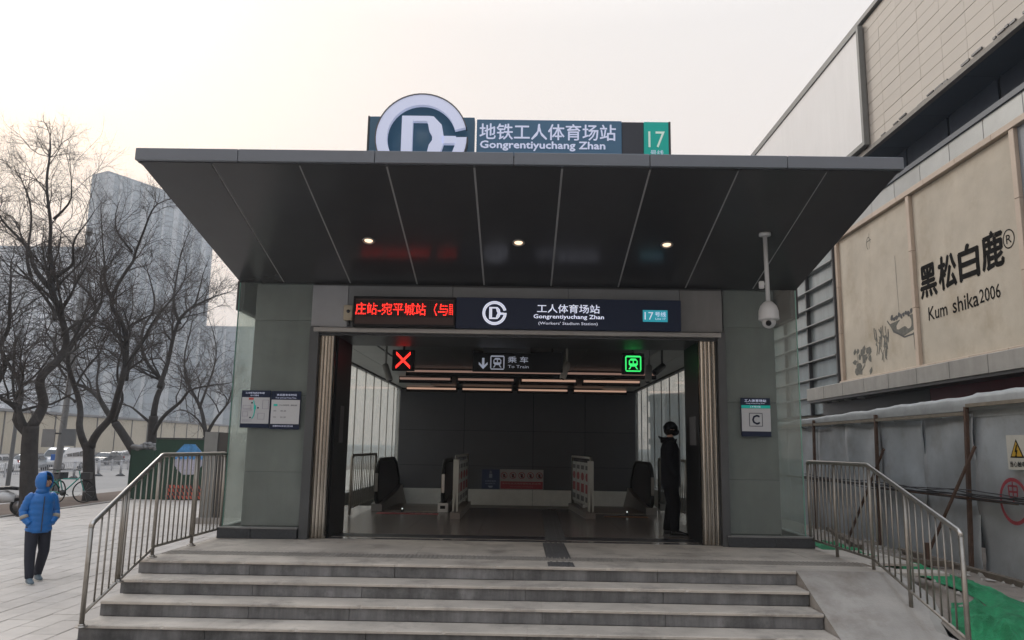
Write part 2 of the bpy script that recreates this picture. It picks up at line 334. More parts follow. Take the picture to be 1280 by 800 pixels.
# steps
def worn_slab(x0, x1, y0, y1, z0, z1):          # tread with a slightly chipped, rounded front edge
    n = max(2, int((x1 - x0) / .035)); vs = []
    for i in range(n + 1):
        x = lerp(x0, x1, i / n); q = mnoise.noise(Vector((x * 3, y0 * 7, z1))) * .004 + max(0, mnoise.noise(Vector((x * 16, y0 * 9, z1))) - .32) * .05
        vs += [(x, y0 + abs(q) * .6, z0), (x, y0 + q * .9, z1 - .008 - abs(q)), (x, y0 + .008 + q * 1.4, z1), (x, y1, z1), (x, y1, z0)]
    fs = [(i * 5 + k, i * 5 + 5 + k, i * 5 + 5 + (k + 1) % 5, i * 5 + (k + 1) % 5) for i in range(n) for k in range(5)]
    return B().add(vs, fs + [(4, 3, 2, 1, 0), tuple(n * 5 + k for k in range(5))])
NB = [-4.27, -2.85, -1.5, .12, 1.55, 3.13]
for k in range(4):
    z1 = .608 - k * .152; y0 = 9.0 - k * .377; jit = [x + rng.uniform(-.35, .35) for x in NB]; jit[0], jit[-1] = NB[0], NB[-1]
    st = link('step', B().box(-4.25, 3.12, y0 + .035, y0 + (.377 if k else .1) + .03, 0, z1 - .032).mesh('step', M_joint, (0, y0, 0)), None, (0, y0, 0)); st['kind'] = 'structure'
    for i in range(5):
        dy = rng.uniform(-.004, .004); dz = rng.uniform(-.002, .001)
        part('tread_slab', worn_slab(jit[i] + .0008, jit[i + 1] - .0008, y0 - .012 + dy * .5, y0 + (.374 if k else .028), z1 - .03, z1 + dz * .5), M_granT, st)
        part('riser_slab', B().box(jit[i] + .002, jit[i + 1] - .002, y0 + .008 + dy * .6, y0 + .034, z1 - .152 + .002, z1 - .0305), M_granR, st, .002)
    part('end_slab', B().box(-4.28, -4.252, y0 + .02, y0 + .39, z1 - .152, z1 - .031), M_granR, st)
# side slope on the right
b = B(); n = 12
pr = []
for i in range(n + 1):
    y = 9.02 - i * .2; z = .609 if i == 0 else max(.609 - (i * .2) * .40, -.1); xr = 4.36 + .10 * math.sin(i * .9) + .03 * i * (i > 5)
    pr.append((y, z, xr))
vs = []
for y, z, xr in pr: vs += [(3.14, y, z + .004), (3.9, y, z + .004), (xr - .12, y, z + .002), (xr, y, z - .05), (xr + .05, y, z - .35), (3.14, y, z - .45)]
fs = []
for i in range(n):
    for k in range(5): a = i * 6 + k; fs.append((a, a + 6, a + 7, a + 1))
    fs.append((i * 6 + 5, i * 6 + 11, i * 6 + 6, i * 6))
b.add(vs, fs); b.box(3.14, 4.42, 9.02, 9.5, .3, .600); b.box(4.2, 4.46, 9.5, 11.3, .2, .55)
struct('side_slope', b, M_conc)
# skirt of pale mortar heap at the slope's foot
b = sheet([4.2 + i * .05 for i in range(9)], [6.8 + i * .15 for i in range(31)], lambda x, y: max(.60 - max(9.1 - y, 0) * .40, .0) - .1 - (x - 4.2) * .75 + .04 * mnoise.noise(Vector((x * 4, y * 3, 1))))
struct('mortar_skirt', b, M_conc)

# ================================================================ STATION BUILDING
st = thing('station_entrance', 'metro station entrance with dark sloping canopy, glass sides and stone piers', 'building', (0, 11.2, .6))
F = 11.18
# canopy panels (underside slopes down to the facade)
yF, zF, yB, zB = 8.25, 5.035, 11.16, 4.275
seams = [-4.33] + [-3.515 + i * .99 for i in range(8)] + [4.21]
def cx(x, t):  # edge lines taper slightly
    return x * lerp(1, .965, t) if abs(x) > 4.2 else x
for i in range(9):
    a, c = seams[i], seams[i + 1]; g_ = .012
    vs = []
    for (y, z, t) in ((yF, zF, 0), (yB, zB, 1)):
        vs += [(cx(a, t) + g_, y, z), (cx(c, t) - g_, y, z)]
    vs += [(x, y, z + .03) for x, y, z in vs]
    b = B().add(vs, [(0, 2, 3, 1), (4, 5, 7, 6), (0, 1, 5, 4), (1, 3, 7, 5), (3, 2, 6, 7), (2, 0, 4, 6)])
    part('canopy_panel', b, M_can, st)
b = B()
vs = [(-4.30, yF + .02, zF + .012), (4.18, yF + .02, zF + .012), (4.05, yB, zB + .012), (-4.17, yB, zB + .012), (-4.30, yF + .02, 5.14), (4.18, yF + .02, 5.14), (4.05, yB, 5.14), (-4.17, yB, 5.14)]
b.add(vs, [(0, 3, 2, 1), (4, 5, 6, 7), (0, 1, 5, 4), (1, 2, 6, 5), (2, 3, 7, 6), (3, 0, 4, 7)])
part('canopy_core', b, M_seam, st)
fj = [-4.36, -3.2, -1.66, -.1, 1.42, 2.95, 4.24]
for i in range(6): part('fascia_panel', B().box(fj[i] + .003, fj[i + 1] - .003, 8.2, 8.262, 5.045, 5.185), M_fas, st, .004)
b = B().box(-4.345, 4.225, 8.262, 8.3, 5.0345, 5.05); part('drip_edge', b, M_dk, st)
part('side_fascia', B().box(-4.36, -4.32, 8.262, 27.2, 5.05, 5.185), M_fas, st); part('side_fascia', B().box(4.20, 4.24, 8.262, 27.2, 5.05, 5.185), M_fas, st)
part('roof', B().box(-4.315, 4.195, 8.263, 27.2, 5.142, 5.17).box(-4.14, 4.02, 11.3, 27.1, 4.3, 5.14), M_dk, st)
# header band above the door
hx = [-3.07, -2.54, -1.0, .7, 2.33, 2.95]
for i in range(5):
    part('header_panel', B().box(hx[i] + .003, hx[i + 1] - .003, 11.12, 11.16, 3.62, 4.24 - (0 if 0 < i < 4 else 0)), (mat('pale header panel', (.3, .31, .33), .35, metal=.3, var=.08) if i == 0 else M_grey if i != 4 else M_stone), st, .003)
part('header_core', B().box(-3.07, 2.95, 11.165, 11.5, 3.56, 4.272), M_dk, st)
part('header_trim', B().box(-3.0, 2.9, 11.02, 11.118, 3.535, 3.60), mat('satin trim', (.32, .31, .3), .35, metal=.5), st, .004)
part('header_soffit', B().box(-3.0, 2.9, 11.12, 12.3, 3.50, 3.534), M_dk, st)
# door frame
for x0, x1 in ((-3.06, -2.93), (2.86, 2.97)): part('door_frame', B().box(x0, x1, 11.06, 11.3, .61, 3.62), mat('frame grey', (.085, .09, .095), .4, metal=.4), st, .004)
# folding metal shutters
M_sh = mat('shutter slat metal', (.56, .53, .48), .17, metal=1., var=.03, scale=3, rnd=.3)
for s, (x0, x1) in ((0, (-2.925, -2.71)), (1, (2.60, 2.855))):
    n = 9
    for k in range(n):
        xa = lerp(x0, x1, k / n); xb = lerp(x0, x1, (k + 1) / n); off = .016 if k % 2 else 0
        b = B().prism([(xa, 11.16 + off), (xb, 11.16 + .035 - off), (xb, 11.19 + .035 - off), (xa, 11.19 + off)], (0, 0, .615), (1, 0, 0), (0, 1, 0), (0, 0, 2.9))
        b.box(lerp(xa, xb, .42), lerp(xa, xb, .58), 11.152, 11.159, .615, 3.5)
        part('shutter_slat', b, M_sh, st)
# jamb boxes behind the shutters
for x0, x1 in ((-3.05, -2.69), (2.62, 2.96)): part('jamb', B().box(x0, x1, 11.32, 12.25, .61, 3.5), M_black, st)
# front glass panes and piers behind them
for x0, x1 in ((-4.17, -3.07), (2.98, 4.03)):
    part('front_glass', B().box(x0, x1, F - .03, F - .015, .76, 4.268), M_glassF, st)
    part('glass_edge', B().box(x0 if x0 < 0 else x1, (x0 + .014) if x0 < 0 else x1 + .014, F - .03, F - .015, .76, 4.268), M_edge, st)
for (x0, x1) in ((-3.93, -3.08), (2.985, 3.73)):
    zs = [.77, 1.52, 2.62, 3.72, 4.268]
    for k in range(4): part('stone_panel', B().box(x0, x1, F + .045, F + .075, zs[k] + .004, zs[k + 1] - .004), M_stone, st, .002)
    part('pier_core', B().box(x0, x1, F + .078, F + .5, .61, 4.27), M_dk, st)
# plinth blocks
for xx in ([-4.19, -3.72, -3.07], [2.92, 3.58, 4.12]):
    for k in range(2): part('plinth_block', B().box(xx[k] + .002, xx[k + 1] - .002, 11.03, 11.15, .612, .745), mat('dark plinth granite', (.04, .044, .05), .3, var=.3, scale=30, rnd=.1), st, .004)
    part('plinth_cap', B().box(xx[0], xx[2], 11.022, 11.17, .746, .762), mat('plinth cap', (.2, .2, .2), .4), st)
# side walls: glass curtain with fins, from the facade to the back wall
for sx in (-4.17, 4.03):
    y = 11.2; k = 0
    while y < 26.8:
        part('side_glass', B().box(sx, sx + .016, y + .006, y + 1.19, .78, 3.86), M_glassS, st)
        part('glass_fin', B().box(sx - .004, sx + .024, y + 1.188, y + 1.206, .78, 3.86), M_steel2 if sx < 0 else M_dk, st)
        y += 1.2
    part('side_plinth', B().box(sx - .06, sx + .08, 11.2, 27, .0, .77), mat('side plinth', (.26, .27, .26), .6), st)
    part('side_header', B().box(sx - .05, sx + .06, 11.2, 27, 3.865, 4.3), M_dk, st)
# interior floor
M_fl = mat('polished dark floor', (.15, .13, .12), .22, var=.25, scale=14, rnd=.08, spec=.6)
fx = [-4.05 + i * 1.15 for i in range(8)]
for i in range(7):
    for j in range(5):
        y0 = 11.95 + j * 1.02
        if y0 + 1 < 16.1 or i in (): part('interior_tile', B().box(fx[i] + .002, min(fx[i + 1], 4.0) - .002, y0, y0 + 1.016, .585, .607), M_fl, st)
part('interior_tile', B().box(-4.05, 4.0, 16.035, 17.2, .585, .606), M_fl, st)
part('threshold', B().box(-2.92, 2.86, 11.22, 11.42, .58, .612), mat('polished threshold', (.2, .19, .19), .15, metal=.5), st)
part('door_track', B().box(-2.92, 2.86, 11.43, 11.94, .58, .607), mat('dark entrance mat', (.022, .023, .03), .45), st)
part('floor_core', B().box(-4.1, 4.0, 11.21, 17.2, .0, .58), M_dk, st)
for j in range(18):
    y = 11.57 + j * .3
    if y < 16.9: link('guide_tile', tm2, st, (.56 + .006 * j, y - 11.2, .0125))
part('stairwell_floor', B().add([(-4.1, 17.2, .5), (4, 17.2, .5), (4, 27, -4.6), (-4.1, 27, -4.6)], [(0, 1, 2, 3)]), M_black, st)
part('stairwell_side', B().box(-4.2, -4.1, 17.2, 27, -4.7, .7), M_dk, st); part('stairwell_side', B().box(4.0, 4.1, 17.2, 27, -4.7, .7), M_dk, st)
# back wall panels
M_bw = mat('dark back wall panel', (.078, .077, .086), .5, var=.08, rnd=.09)
wx = [-4.27, -1.9, .5, 2.3, 4.1]; wz = [.475, 1.25, 2.45, 3.86]
for i in range(4):
    for j in range(3): part('wall_panel', B().box(wx[i] + .012, wx[i + 1] - .006, 27, 27.04, wz[j] + .006, wz[j + 1] - .006), M_bw, st)
for i in range(4): part('low_wall_panel', B().box(wx[i] + .006, wx[i + 1] - .006, 26.9, 27.03, -1.4, .47), mat('pale low wall', (.72, .71, .68), .5, rnd=.05), st)
part('back_wall', B().box(-4.3, 4.15, 27.045, 27.3, -4.7, 4.3), M_black, st)
# ceiling
M_ceil = mat('ceiling metal', (.022, .022, .022), .3, var=.08, rnd=.1)
M_ceil2 = mat('side ceiling metal', (.34, .345, .33), .4, var=.06, rnd=.06)
for j in range(10):
    y0 = 12.32 + j * 1.47
    for i in range(4):
        x0 = -2.9 + i * 1.43; part('ceiling_panel', B().box(x0 + .004, x0 + 1.426, y0, y0 + 1.464, 3.92, 3.95), M_ceil, st)
    for x0, x1 in ((-4.09, -2.9), (2.82, 3.97)):
        for k in range(2): part('ceiling_strip', B().box(lerp(x0, x1, k / 2) + .006, lerp(x0, x1, (k + 1) / 2) - .006, y0, y0 + 1.464, 3.90, 3.93), M_ceil2, st)
part('ceiling_core', B().box(-4.1, 4.0, 12.3, 27.0, 3.955, 4.29), M_black, st)
# linear ceiling lights near the back
M_lamp = emi('warm tube light', (1, .62, .45), .42)
M_lampd = emi('dim tube light', (1, .62, .5), .2)
for y, z, xs_, mm in ((26.2, 3.84, (-3.95, -2.05, -.15, 1.75, 3.75), M_lamp), (22.3, 3.84, (-3.6, -1.9, -.05, 1.75, 3.6), None), (20.2, 3.86, (-3.1, 3.7), M_lampd)):
    for i in range(len(xs_) - 1):
        m_ = mm or (M_lamp if i > 1 else M_lampd)
        part('ceiling_light', B().box(xs_[i] + .12, xs_[i + 1] - .12, y, y + (.16 if mm is not M_lampd else .05), z - .03, z + .02), m_, st)
        part('light_housing', B().box(xs_[i] + .08, xs_[i + 1] - .08, y + .17, y + .3, z - .12, z + .06), M_black, st)
# recessed downlights in the canopy
for x in (-2.03, -.04, 1.92):
    z = zF - (9.9 - yF) * (zF - zB) / (yB - yF); sl_ = math.atan((zF - zB) / (yB - yF))
    d = thing('downlight', {-2.03: 'leftmost', -.04: 'middle', 1.92: 'rightmost'}[x] + ' of the three round lit downlights under the canopy', 'downlight', (x, 9.9, z), 'canopy downlights', (-sl_, 0, 0))
    link('rim', B().tube([(.075 * math.cos(a * math.pi / 8), .075 * math.sin(a * math.pi / 8), -.006) for a in range(17)], .012, 6, False).mesh('rim', M_steel), d)
    link('lens', B().cyl((0, 0, -.004), (0, 0, .012), .055, 20).mesh('lens', emi('warm lamp', (1, .72, .5), 1.6)), d)

# ================================================================ SIGNS
# roof sign
rs = thing('roof_sign', 'long teal roof sign with the white station name and a green 17 end panel', 'sign', (0, 9.5, 5.17))
part('emblem_board', B().box(-2.02, -.64, 9.56, 9.72, 5.45, 6.2), M_teal, rs, .006)
part('name_board', B().box(-.61, 1.29, 9.56, 9.70, 5.44, 6.175), mat('name board blue', (.04, .1, .17), .4, emit=(.04, .1, .17), estr=.35), rs, .006)
part('dark_board', B().box(1.292, 1.578, 9.57, 9.70, 5.44, 6.165), mat('blank board', (.035, .04, .055), .5), rs, .004)
part('line_board', B().box(1.58, 1.9, 9.555, 9.70, 5.44, 6.165), M_green17, rs, .004)
part('board_edge', B().box(1.902, 1.93, 9.56, 9.71, 5.44, 6.17), M_dk, rs); part('board_edge', B().box(-2.045, -2.022, 9.56, 9.73, 5.45, 6.205), M_dk, rs)
for x in (-1.8, -.9, 0., .9, 1.7): part('support', B().box(x - .03, x + .03, 9.6, 9.66, 5.171, 5.439), M_dk, rs)
b = B(); ftext(b, '地铁工人体育场站', -.57, 1.21, 5.895, 6.115, 9.552, .012); part('lettering', b, M_lilac, rs)
b = B(); ftext(b, 'Gongrentiyuchang Zhan', -.56, 1.07, 5.745, 5.875, 9.552, .028); part('lettering', b, M_lilac, rs)
b = B(); ftext(b, '17', 1.635, 1.85, 5.81, 6.03, 9.548, .0); part('lettering', b, mat('pale green figures', (.6, .72, .66), .5, emit=(.5, .7, .6), estr=.3), rs)
b = B(); ftext(b, '号线', 1.66, 1.83, 5.70, 5.775, 9.548, .0); part('lettering', b, M_lilac, rs)
lg = thing('roof_emblem', 'big round pale lilac metro emblem standing at the left end of the roof sign', 'emblem', (-1.31, 9.4, 5.17))
part('backing', B().cyl((-1.31, 9.50, 5.84), (-1.31, 9.47, 5.84), .5, 40), M_teal, lg)
b = B(); logo(b, -1.31, 5.84, .585, 9.38, 9.45); part('emblem', b, M_lilac, lg)
b = B()
for i in range(48):
    p, q_ = R(14) + R(347) * i / 48, R(14) + R(347) * (i + 1) / 48
    b.prism([(math.cos(p), math.sin(p)), (math.cos(q_), math.sin(q_)), (.975 * math.cos(q_), .975 * math.sin(q_)), (.975 * math.cos(p), .975 * math.sin(p))], (-1.31, 9.372, 5.84), (.6, 0, 0), (0, 0, .6), (0, .13, 0))
part('rim', b, mat('emblem rim', (.1, .1, .11), .4), lg); part('support', B().box(-1.36, -1.26, 9.49, 9.55, 5.171, 5.9), M_dk, lg)
# LED board
led = thing('led_board', 'black dot matrix board showing red scrolling Chinese text left of the station name', 'display', (-1.68, 10.95, 3.58))
part('case', B().box(-2.42, -.935, 10.93, 11.015, 3.605, 4.05), M_black, led, .008)
part('screen', B().box(-2.385, -.965, 10.922, 10.929, 3.645, 4.01), mat('led screen', (.03, .018, .016), .5, emit=(.05, .03, .027), estr=.3, spec=.2), led)
b = B(); ftext(b, '庄站-宛平城站（与', -2.38, -1.05, 3.775, 3.955, 10.915, .01); text(b, '昌', (-1.035, 10.915, 3.785), (.06, 0, 0), (0, 0, .16))
part('lettering', b, emi('led red', (1, .03, .02), 2.6), led)
b = B()
for k in range(42): b.box(-2.385 + k * .0338, -2.378 + k * .0338, 10.911, 10.914, 3.74, 3.99)
for k in range(9): b.box(-2.385, -.965, 10.911, 10.914, 3.765 + k * .026, 3.77 + k * .026)
part('dot_mask', b, M_black, led)
# station name light box
lb = thing('name_light_box', 'navy light box over the doors with emblem, station name and 17 line tag', 'sign', (.7, 10.95, 3.58))
part('box', B().box(-.93, 2.31, 10.94, 11.015, 3.605, 4.055), M_navy, lb, .006)
b = B(); logo(b, -.375, 3.83, .175, 10.93, 10.938); part('emblem', b, mat('bright letters', (.7, .72, .85), .5, var=.02, emit=(.7, .74, .9), estr=.6), lb)
b = B(); ftext(b, '工人体育场站', .24, 1.14, 3.845, 3.97, 10.935, .012); ftext(b, 'Gongrentiyuchang Zhan', .19, 1.2, 3.745, 3.82, 10.935, .025); ftext(b, "(Workers' Stadium Station)", .26, 1.11, 3.66, 3.715, 10.935, .0)
part('lettering', b, MATS['bright letters'], lb)
part('line_tag', B().box(1.76, 2.115, 10.931, 10.939, 3.735, 3.905), M_cyan, lb)
b = B(); ftext(b, '17', 1.785, 1.91, 3.765, 3.875, 10.928, .0); ftext(b, '号线', 1.935, 2.09, 3.81, 3.88, 10.928, .005); ftext(b, 'Line 17', 1.94, 2.085, 3.765, 3.795, 10.928, .0); part('lettering', b, MATS['bright letters'], lb)
# small beige box left of the LED
bx = thing('speaker_box', 'small beige box with a round dial fixed left of the LED board', 'box', (-2.5, 11.05, 3.7))
part('case', B().box(-2.58, -2.445, 11.03, 11.11, 3.71, 3.935), mat('beige plastic', (.42, .37, .28), .5), bx, .01); part('dial', B().cyl((-2.51, 11.028, 3.84), (-2.51, 11.018, 3.84), .025, 14), M_dk, bx); part('conduit', B().cyl((-2.51, 11.08, 3.71), (-2.51, 11.08, 3.63), .02, 8), M_dk, bx)
# left pair of boards
mp = thing('map_board', 'street map board with navy top band on the left glass, left of the pair', 'sign', (-3.8, 11.1, 2.15))
part('board', B().box(-4.01, -3.59, 11.12, 11.148, 2.14, 2.675), M_navy, mp, .003)
part('map_sheet', B().box(-3.998, -3.597, 11.116, 11.119, 2.2, 2.575), mat('map paper', (.45, .47, .50), .5, var=.03), mp)
b = B(); ftext(b, '工人体育场站街区导向图', -3.955, -3.68, 2.625, 2.652, 11.117); ftext(b, '出入口信息', -3.88, -3.76, 2.592, 2.615, 11.117); part('lettering', b, M_lilac, mp)  # heading letters glow by material, the board itself has no lamp
b = B(); b.tube([(-3.83, 11.114, 2.53), (-3.81, 11.114, 2.45), (-3.805, 11.114, 2.4), (-3.815, 11.114, 2.31), (-3.84, 11.114, 2.27)], .007, 6).box(-3.82, -3.79, 11.112, 11.115, 2.4, 2.46); part('metro_line', b, M_green17, mp)
b = B(); b.box(-3.9, -3.83, 11.112, 11.115, 2.54, 2.568); part('red_tag', b, mat('red tag', (.5, .08, .07), .5), mp)
b = B()
for x, z in ((-3.85, 2.495), (-3.76, 2.425), (-3.865, 2.285)): b.cyl((x, 11.115, z), (x, 11.111, z), .012, 10)
part('exit_dots', b, M_navy, mp)
b = B()
for x0, x1, z0, z1 in ((-3.76, -3.66, 2.26, 2.35), (-3.98, -3.86, 2.41, 2.46), (-3.7, -3.61, 2.41, 2.54), (-3.98, -3.9, 2.3, 2.37)): 
    b.box(x0, x1, 11.113, 11.1155, z0, z0 + .006).box(x0, x1, 11.113, 11.1155, z1 - .006, z1).box(x0, x0 + .006, 11.113, 11.1155, z0, z1).box(x1 - .006, x1, 11.113, 11.1155, z0, z1)
for k in range(5): b.box(-3.98, -3.84, 11.113, 11.1155, 2.23 + .012 * k + .12 * (k > 2), 2.233 + .012 * k + .12 * (k > 2))
part('street_lines', b, mat('map lines', (.3, .3, .38), .5), mp)
tbd = thing('timetable_board', 'white train times board with navy bands on the left glass, right of the pair', 'sign', (-3.36, 11.1, 2.13))
part('board', B().box(-3.577, -3.15, 11.115, 11.145, 2.125, 2.67), M_navy, tbd, .003)
part('time_sheet', B().box(-3.568, -3.158, 11.111, 11.114, 2.2, 2.545), mat('white sheet', (.5, .52, .55), .5, var=.02), tbd)
b = B(); ftext(b, '本站首末车时间', -3.50, -3.215, 2.6, 2.632, 11.112); ftext(b, 'First and Last Train Time', -3.51, -3.215, 2.565, 2.583, 11.112); ftext(b, '运营时间以车站公告为准', -3.53, -3.24, 2.16, 2.182, 11.112); part('lettering', b, M_lilac, tbd)  # these letters emit a little too, though the board is unlit
part('line_tag', B().box(-3.535, -3.48, 11.108, 11.111, 2.455, 2.483), M_green17, tbd)
for s_, x0, x1, z0, z1 in (('工人体育场 - 嘉会湖', -3.455, -3.2, 2.457, 2.48), ('首车', -3.53, -3.49, 2.375, 2.397), ('05:30', -3.43, -3.35, 2.375, 2.397), ('末车', -3.53, -3.49, 2.285, 2.307), ('22:30', -3.43, -3.35, 2.285, 2.307)):
    b = B(); ftext(b, s_, x0, x1, z0, z1, 11.109); part('lettering', b, M_navy, tbd)
# right exit board
eb = thing('exit_board', 'white exit C board with navy and green top bands on the right glass', 'sign', (3.39, 11.1, 2.13))
part('board', B().box(3.18, 3.6, 11.118, 11.147, 2.13, 2.68), M_navy, eb, .003)
part('white_face', B().box(3.184, 3.596, 11.114, 11.117, 2.205, 2.53), MATS['white sheet'], eb)
part('green_band', B().box(3.184, 3.596, 11.114, 11.117, 2.532, 2.575), M_green17, eb)
b = B(); ftext(b, '工人体育场站', 3.23, 3.54, 2.622, 2.66, 11.115, .01); ftext(b, 'Gongrentiyuchang Zhan', 3.25, 3.52, 2.592, 2.61, 11.115); ftext(b, '17号线', 3.31, 3.46, 2.54, 2.567, 11.112); part('lettering', b, M_lilac, eb)
b = B(); ftext(b, 'C', 3.335, 3.435, 2.305, 2.435, 11.112, .035); part('lettering', b, M_navy, eb)
b = B()
b.box(3.29, 3.48, 11.11, 11.113, 2.275, 2.282).box(3.29, 3.48, 11.11, 11.113, 2.458, 2.465).box(3.29, 3.297, 11.11, 11.113, 2.283, 2.457).box(3.473, 3.48, 11.11, 11.113, 2.283, 2.457); part('letter_frame', b, M_navy, eb)
# signals and the hanging sign inside
def signal(x, label):
    t = thing('lane_signal', label, 'signal', (x, 13, 3.17))
    part('case', B().box(x - .19, x + .19, 13, 13.09, 3.17, 3.53), M_black, t, .01); part('hanger', B().cyl((x, 13.04, 3.53), (x, 13.04, 3.93), .02, 8), M_dk, t); return t
t = signal(-1.98, 'square black signal with a red X hanging inside the doors')
b = B()
for s in (1, -1): b.prism([(-.12, -.12 * s - .025), (-.12, -.12 * s + .025), (.12, .12 * s + .025), (.12, .12 * s - .025)], (-1.98, 12.985, 3.35), (1, 0, 0), (0, 0, 1), (0, .008, 0))
part('red_cross', b, emi('signal red', (1, .03, .02), 2.2), t)
t = signal(1.92, 'square black signal with a green train symbol hanging inside the doors')
b = B()
def train(b, cx_, cz, s, y, d=.008):
    P, U, V, N = (cx_, y, cz), (s, 0, 0), (0, 0, s), (0, d, 0)
    for q_ in ([(-1, .85), (-.85, 1), (.85, 1), (1, .85), (.88, .8), (-.88, .8)], [(-1, -.85), (1, -.85), (.85, -1), (-.85, -1)], [(-1, -.8), (-.85, -.8), (-.85, .8), (-1, .8)], [(.85, -.8), (1, -.8), (1, .8), (.85, .8)],
              [(-.5, .4), (-.3, .65), (.3, .65), (.5, .4)], [(-.55, -.15), (-.42, -.15), (-.42, .38), (-.55, .38)], [(.42, -.15), (.55, -.15), (.55, .38), (.42, .38)], [(-.06, .05), (.06, .05), (.06, .38), (-.06, .38)],
              [(-.4, -.35), (.4, -.35), (.5, .02), (-.5, .02)], [(-.6, -.7), (-.42, -.7), (-.22, -.38), (-.38, -.38)], [(.42, -.7), (.6, -.7), (.38, -.38), (.22, -.38)]):
        b.prism(q_, P, U, V, N)
train(b, 1.92, 3.35, .135, 12.985); part('green_symbol', b, emi('signal green', (.05, 1, .2), 1.0), t)
t = thing('train_direction_sign', 'black hanging sign with arrow and train symbol inside the entrance', 'sign', (0, 13, 3.18))
part('panel', B().box(-.8, .73, 13, 13.07, 3.18, 3.53), M_black, t, .005); part('top_box', B().box(-.62, .18, 12.9, 12.99, 3.5, 3.64), M_dk, t)
for x in (-.6, .55): part('hanger', B().cyl((x, 13.04, 3.53), (x, 13.04, 3.93), .015, 8), M_dk, t)
b = B(); train(b, -.38, 3.335, .12, 12.992)
b.prism([(-.02, .0), (.02, .0), (.02, .17), (-.02, .17)], (-.62, 12.992, 3.24), (1, 0, 0), (0, 0, 1), (0, .006, 0)); b.prism([(0, -.03), (.075, .05), (.075, .09), (0, .02), (-.075, .09), (-.075, .05)], (-.62, 12.992, 3.25), (1, 0, 0), (0, 0, 1), (0, .006, 0))
ftext(b, '乘 车', -.2, .14, 3.335, 3.44, 12.993, .01); ftext(b, 'To Train', -.2, .15, 3.245, 3.295, 12.993, .0); part('lettering', b, mat('dim letters', (.4, .42, .5), .5, emit=(.4, .43, .52), estr=.45), t)
# prohibition board at the back wall
t = thing('prohibition_board', 'white and red board with a row of prohibition circles on the back wall', 'sign', (.1, 26.9, .48))
part('board', B().box(-.62, .87, 26.93, 26.985, .48, 1.15), mat('dull white', (.42, .39, .38), .5), t); part('red_band', B().box(-.6, .85, 26.92, 26.929, .5, .75), mat('sign red', (.33, .02, .03), .5), t)
for k in range(5):
    b = B(); x = -.48 + k * .302; n = 20; r_ = .115
    for i in range(n):
        p, q_ = 2 * math.pi * i / n, 2 * math.pi * (i + 1) / n
        b.prism([(math.cos(p), math.sin(p)), (math.cos(q_), math.sin(q_)), (.82 * math.cos(q_), .82 * math.sin(q_)), (.82 * math.cos(p), .82 * math.sin(p))], (x, 26.918, .95), (r_, 0, 0), (0, 0, r_), (0, .01, 0))
    b.prism([(-.7, .58), (-.58, .7), (.7, -.58), (.58, -.7)], (x, 26.916, .95), (r_, 0, 0), (0, 0, r_), (0, .01, 0))
    part('red_ring', b, MATS['sign red'], t)
b = B()
for k in range(5): x = -.48 + k * .302; b.box(x - .035, x + .035, 26.92, 26.927, .9, 1.0).box(x - .02, x + .05, 26.92, 26.927, .88, .91)
part('symbols', b, M_black, t)
b = B(); ftext(b, '请勿在此区域停留和乱扔杂物', -.55, .78, .65, .71, 26.918); ftext(b, 'No stopping and littering', -.25, .5, .55, .59, 26.918); part('lettering', b, mat('pink letters', (.5, .3, .3), .5), t)
t = thing('lift_notice', 'navy notice with white figure symbol left of the prohibition board', 'sign', (-.93, 26.9, .48))
part('board', B().box(-1.24, -.64, 26.93, 26.985, .48, 1.14), M_navy, t)
b = B().cyl((-.94, 26.925, 1.05), (-.94, 26.915, 1.05), .04, 12).box(-.99, -.89, 26.915, 26.928, .86, .99); ftext(b, '无障碍电梯', -1.13, -.76, .72, .78, 26.922); ftext(b, 'Accessible Lift', -1.12, -.78, .65, .69, 26.922); b.prism([(-.09, .03), (.09, .03), (.05, -.03), (-.05, -.03)], (-.94, 26.915, .56), (1, 0, 0), (0, 0, 1), (0, .01, 0)); part('lettering', b, mat('grey letters', (.35, .38, .42), .5), t)
# ================================================================ RAILINGS
def railing(X, label, yA, zt, yK, yE, ztE, zbE, zb, posts, pitch_=.128):
    t = thing('stair_railing', label, 'railing', (X, yA, .6), 'steel railings beside the steps')
    top = B().tube([(X, yA, zt - .03), (X, yA - .015, zt - .008), (X, yA - .05, zt), (X, yK + .03, zt), (X, yK, zt - .006), (X, yK - .03, zt - .02), (X, yE + .03, ztE + .02), (X, yE + .008, ztE), (X, yE, ztE - .03)], .026, 10)
    part('top_rail', top, M_steel, t)
    part('bottom_rail', B().tube([(X, yA, zb), (X, yK, zb), (X, yE, zbE)], .017, 8), M_steel2, t)
    part('end_post', B().tube([(X, yE, ztE - .02), (X, yE, posts[-1][1])], .024, 10), M_steel2, t)
    part('end_post', B().tube([(X, yA, zt - .02), (X, yA, posts[0][1])], .021, 10), M_steel2, t)
    def tz(y): return zt if y > yK else lerp(zt, ztE, (yK - y) / (yK - yE))
    def bz(y): return zb if y > yK else lerp(zb, zbE, (yK - y) / (yK - yE))
    for y, z in posts[1:-1]: part('post', B().tube([(X, y, tz(y)), (X, y, z)], .021, 10), M_steel2, t)
    for y, z in posts: part('flange', B().cyl((X, y, z), (X, y, z + .012), .055, 16).cyl((X, y, z + .012), (X, y, z + .03), .032, 14), M_steel, t)
    bf = B().tube([(0, 0, 0), (0, 0, zt - zb)], .0095, 6).mesh('baluster', M_steel2)
    y = yA - .13; n = 0
    while y > yE + .06:
        if min(abs(y - p[0]) for p in posts) > .05:
            o = link('baluster', bf, t, (0, y - yA, bz(y) - .6))
            o.scale.z = (tz(y) - bz(y)) / (zt - zb)
        y -= pitch_
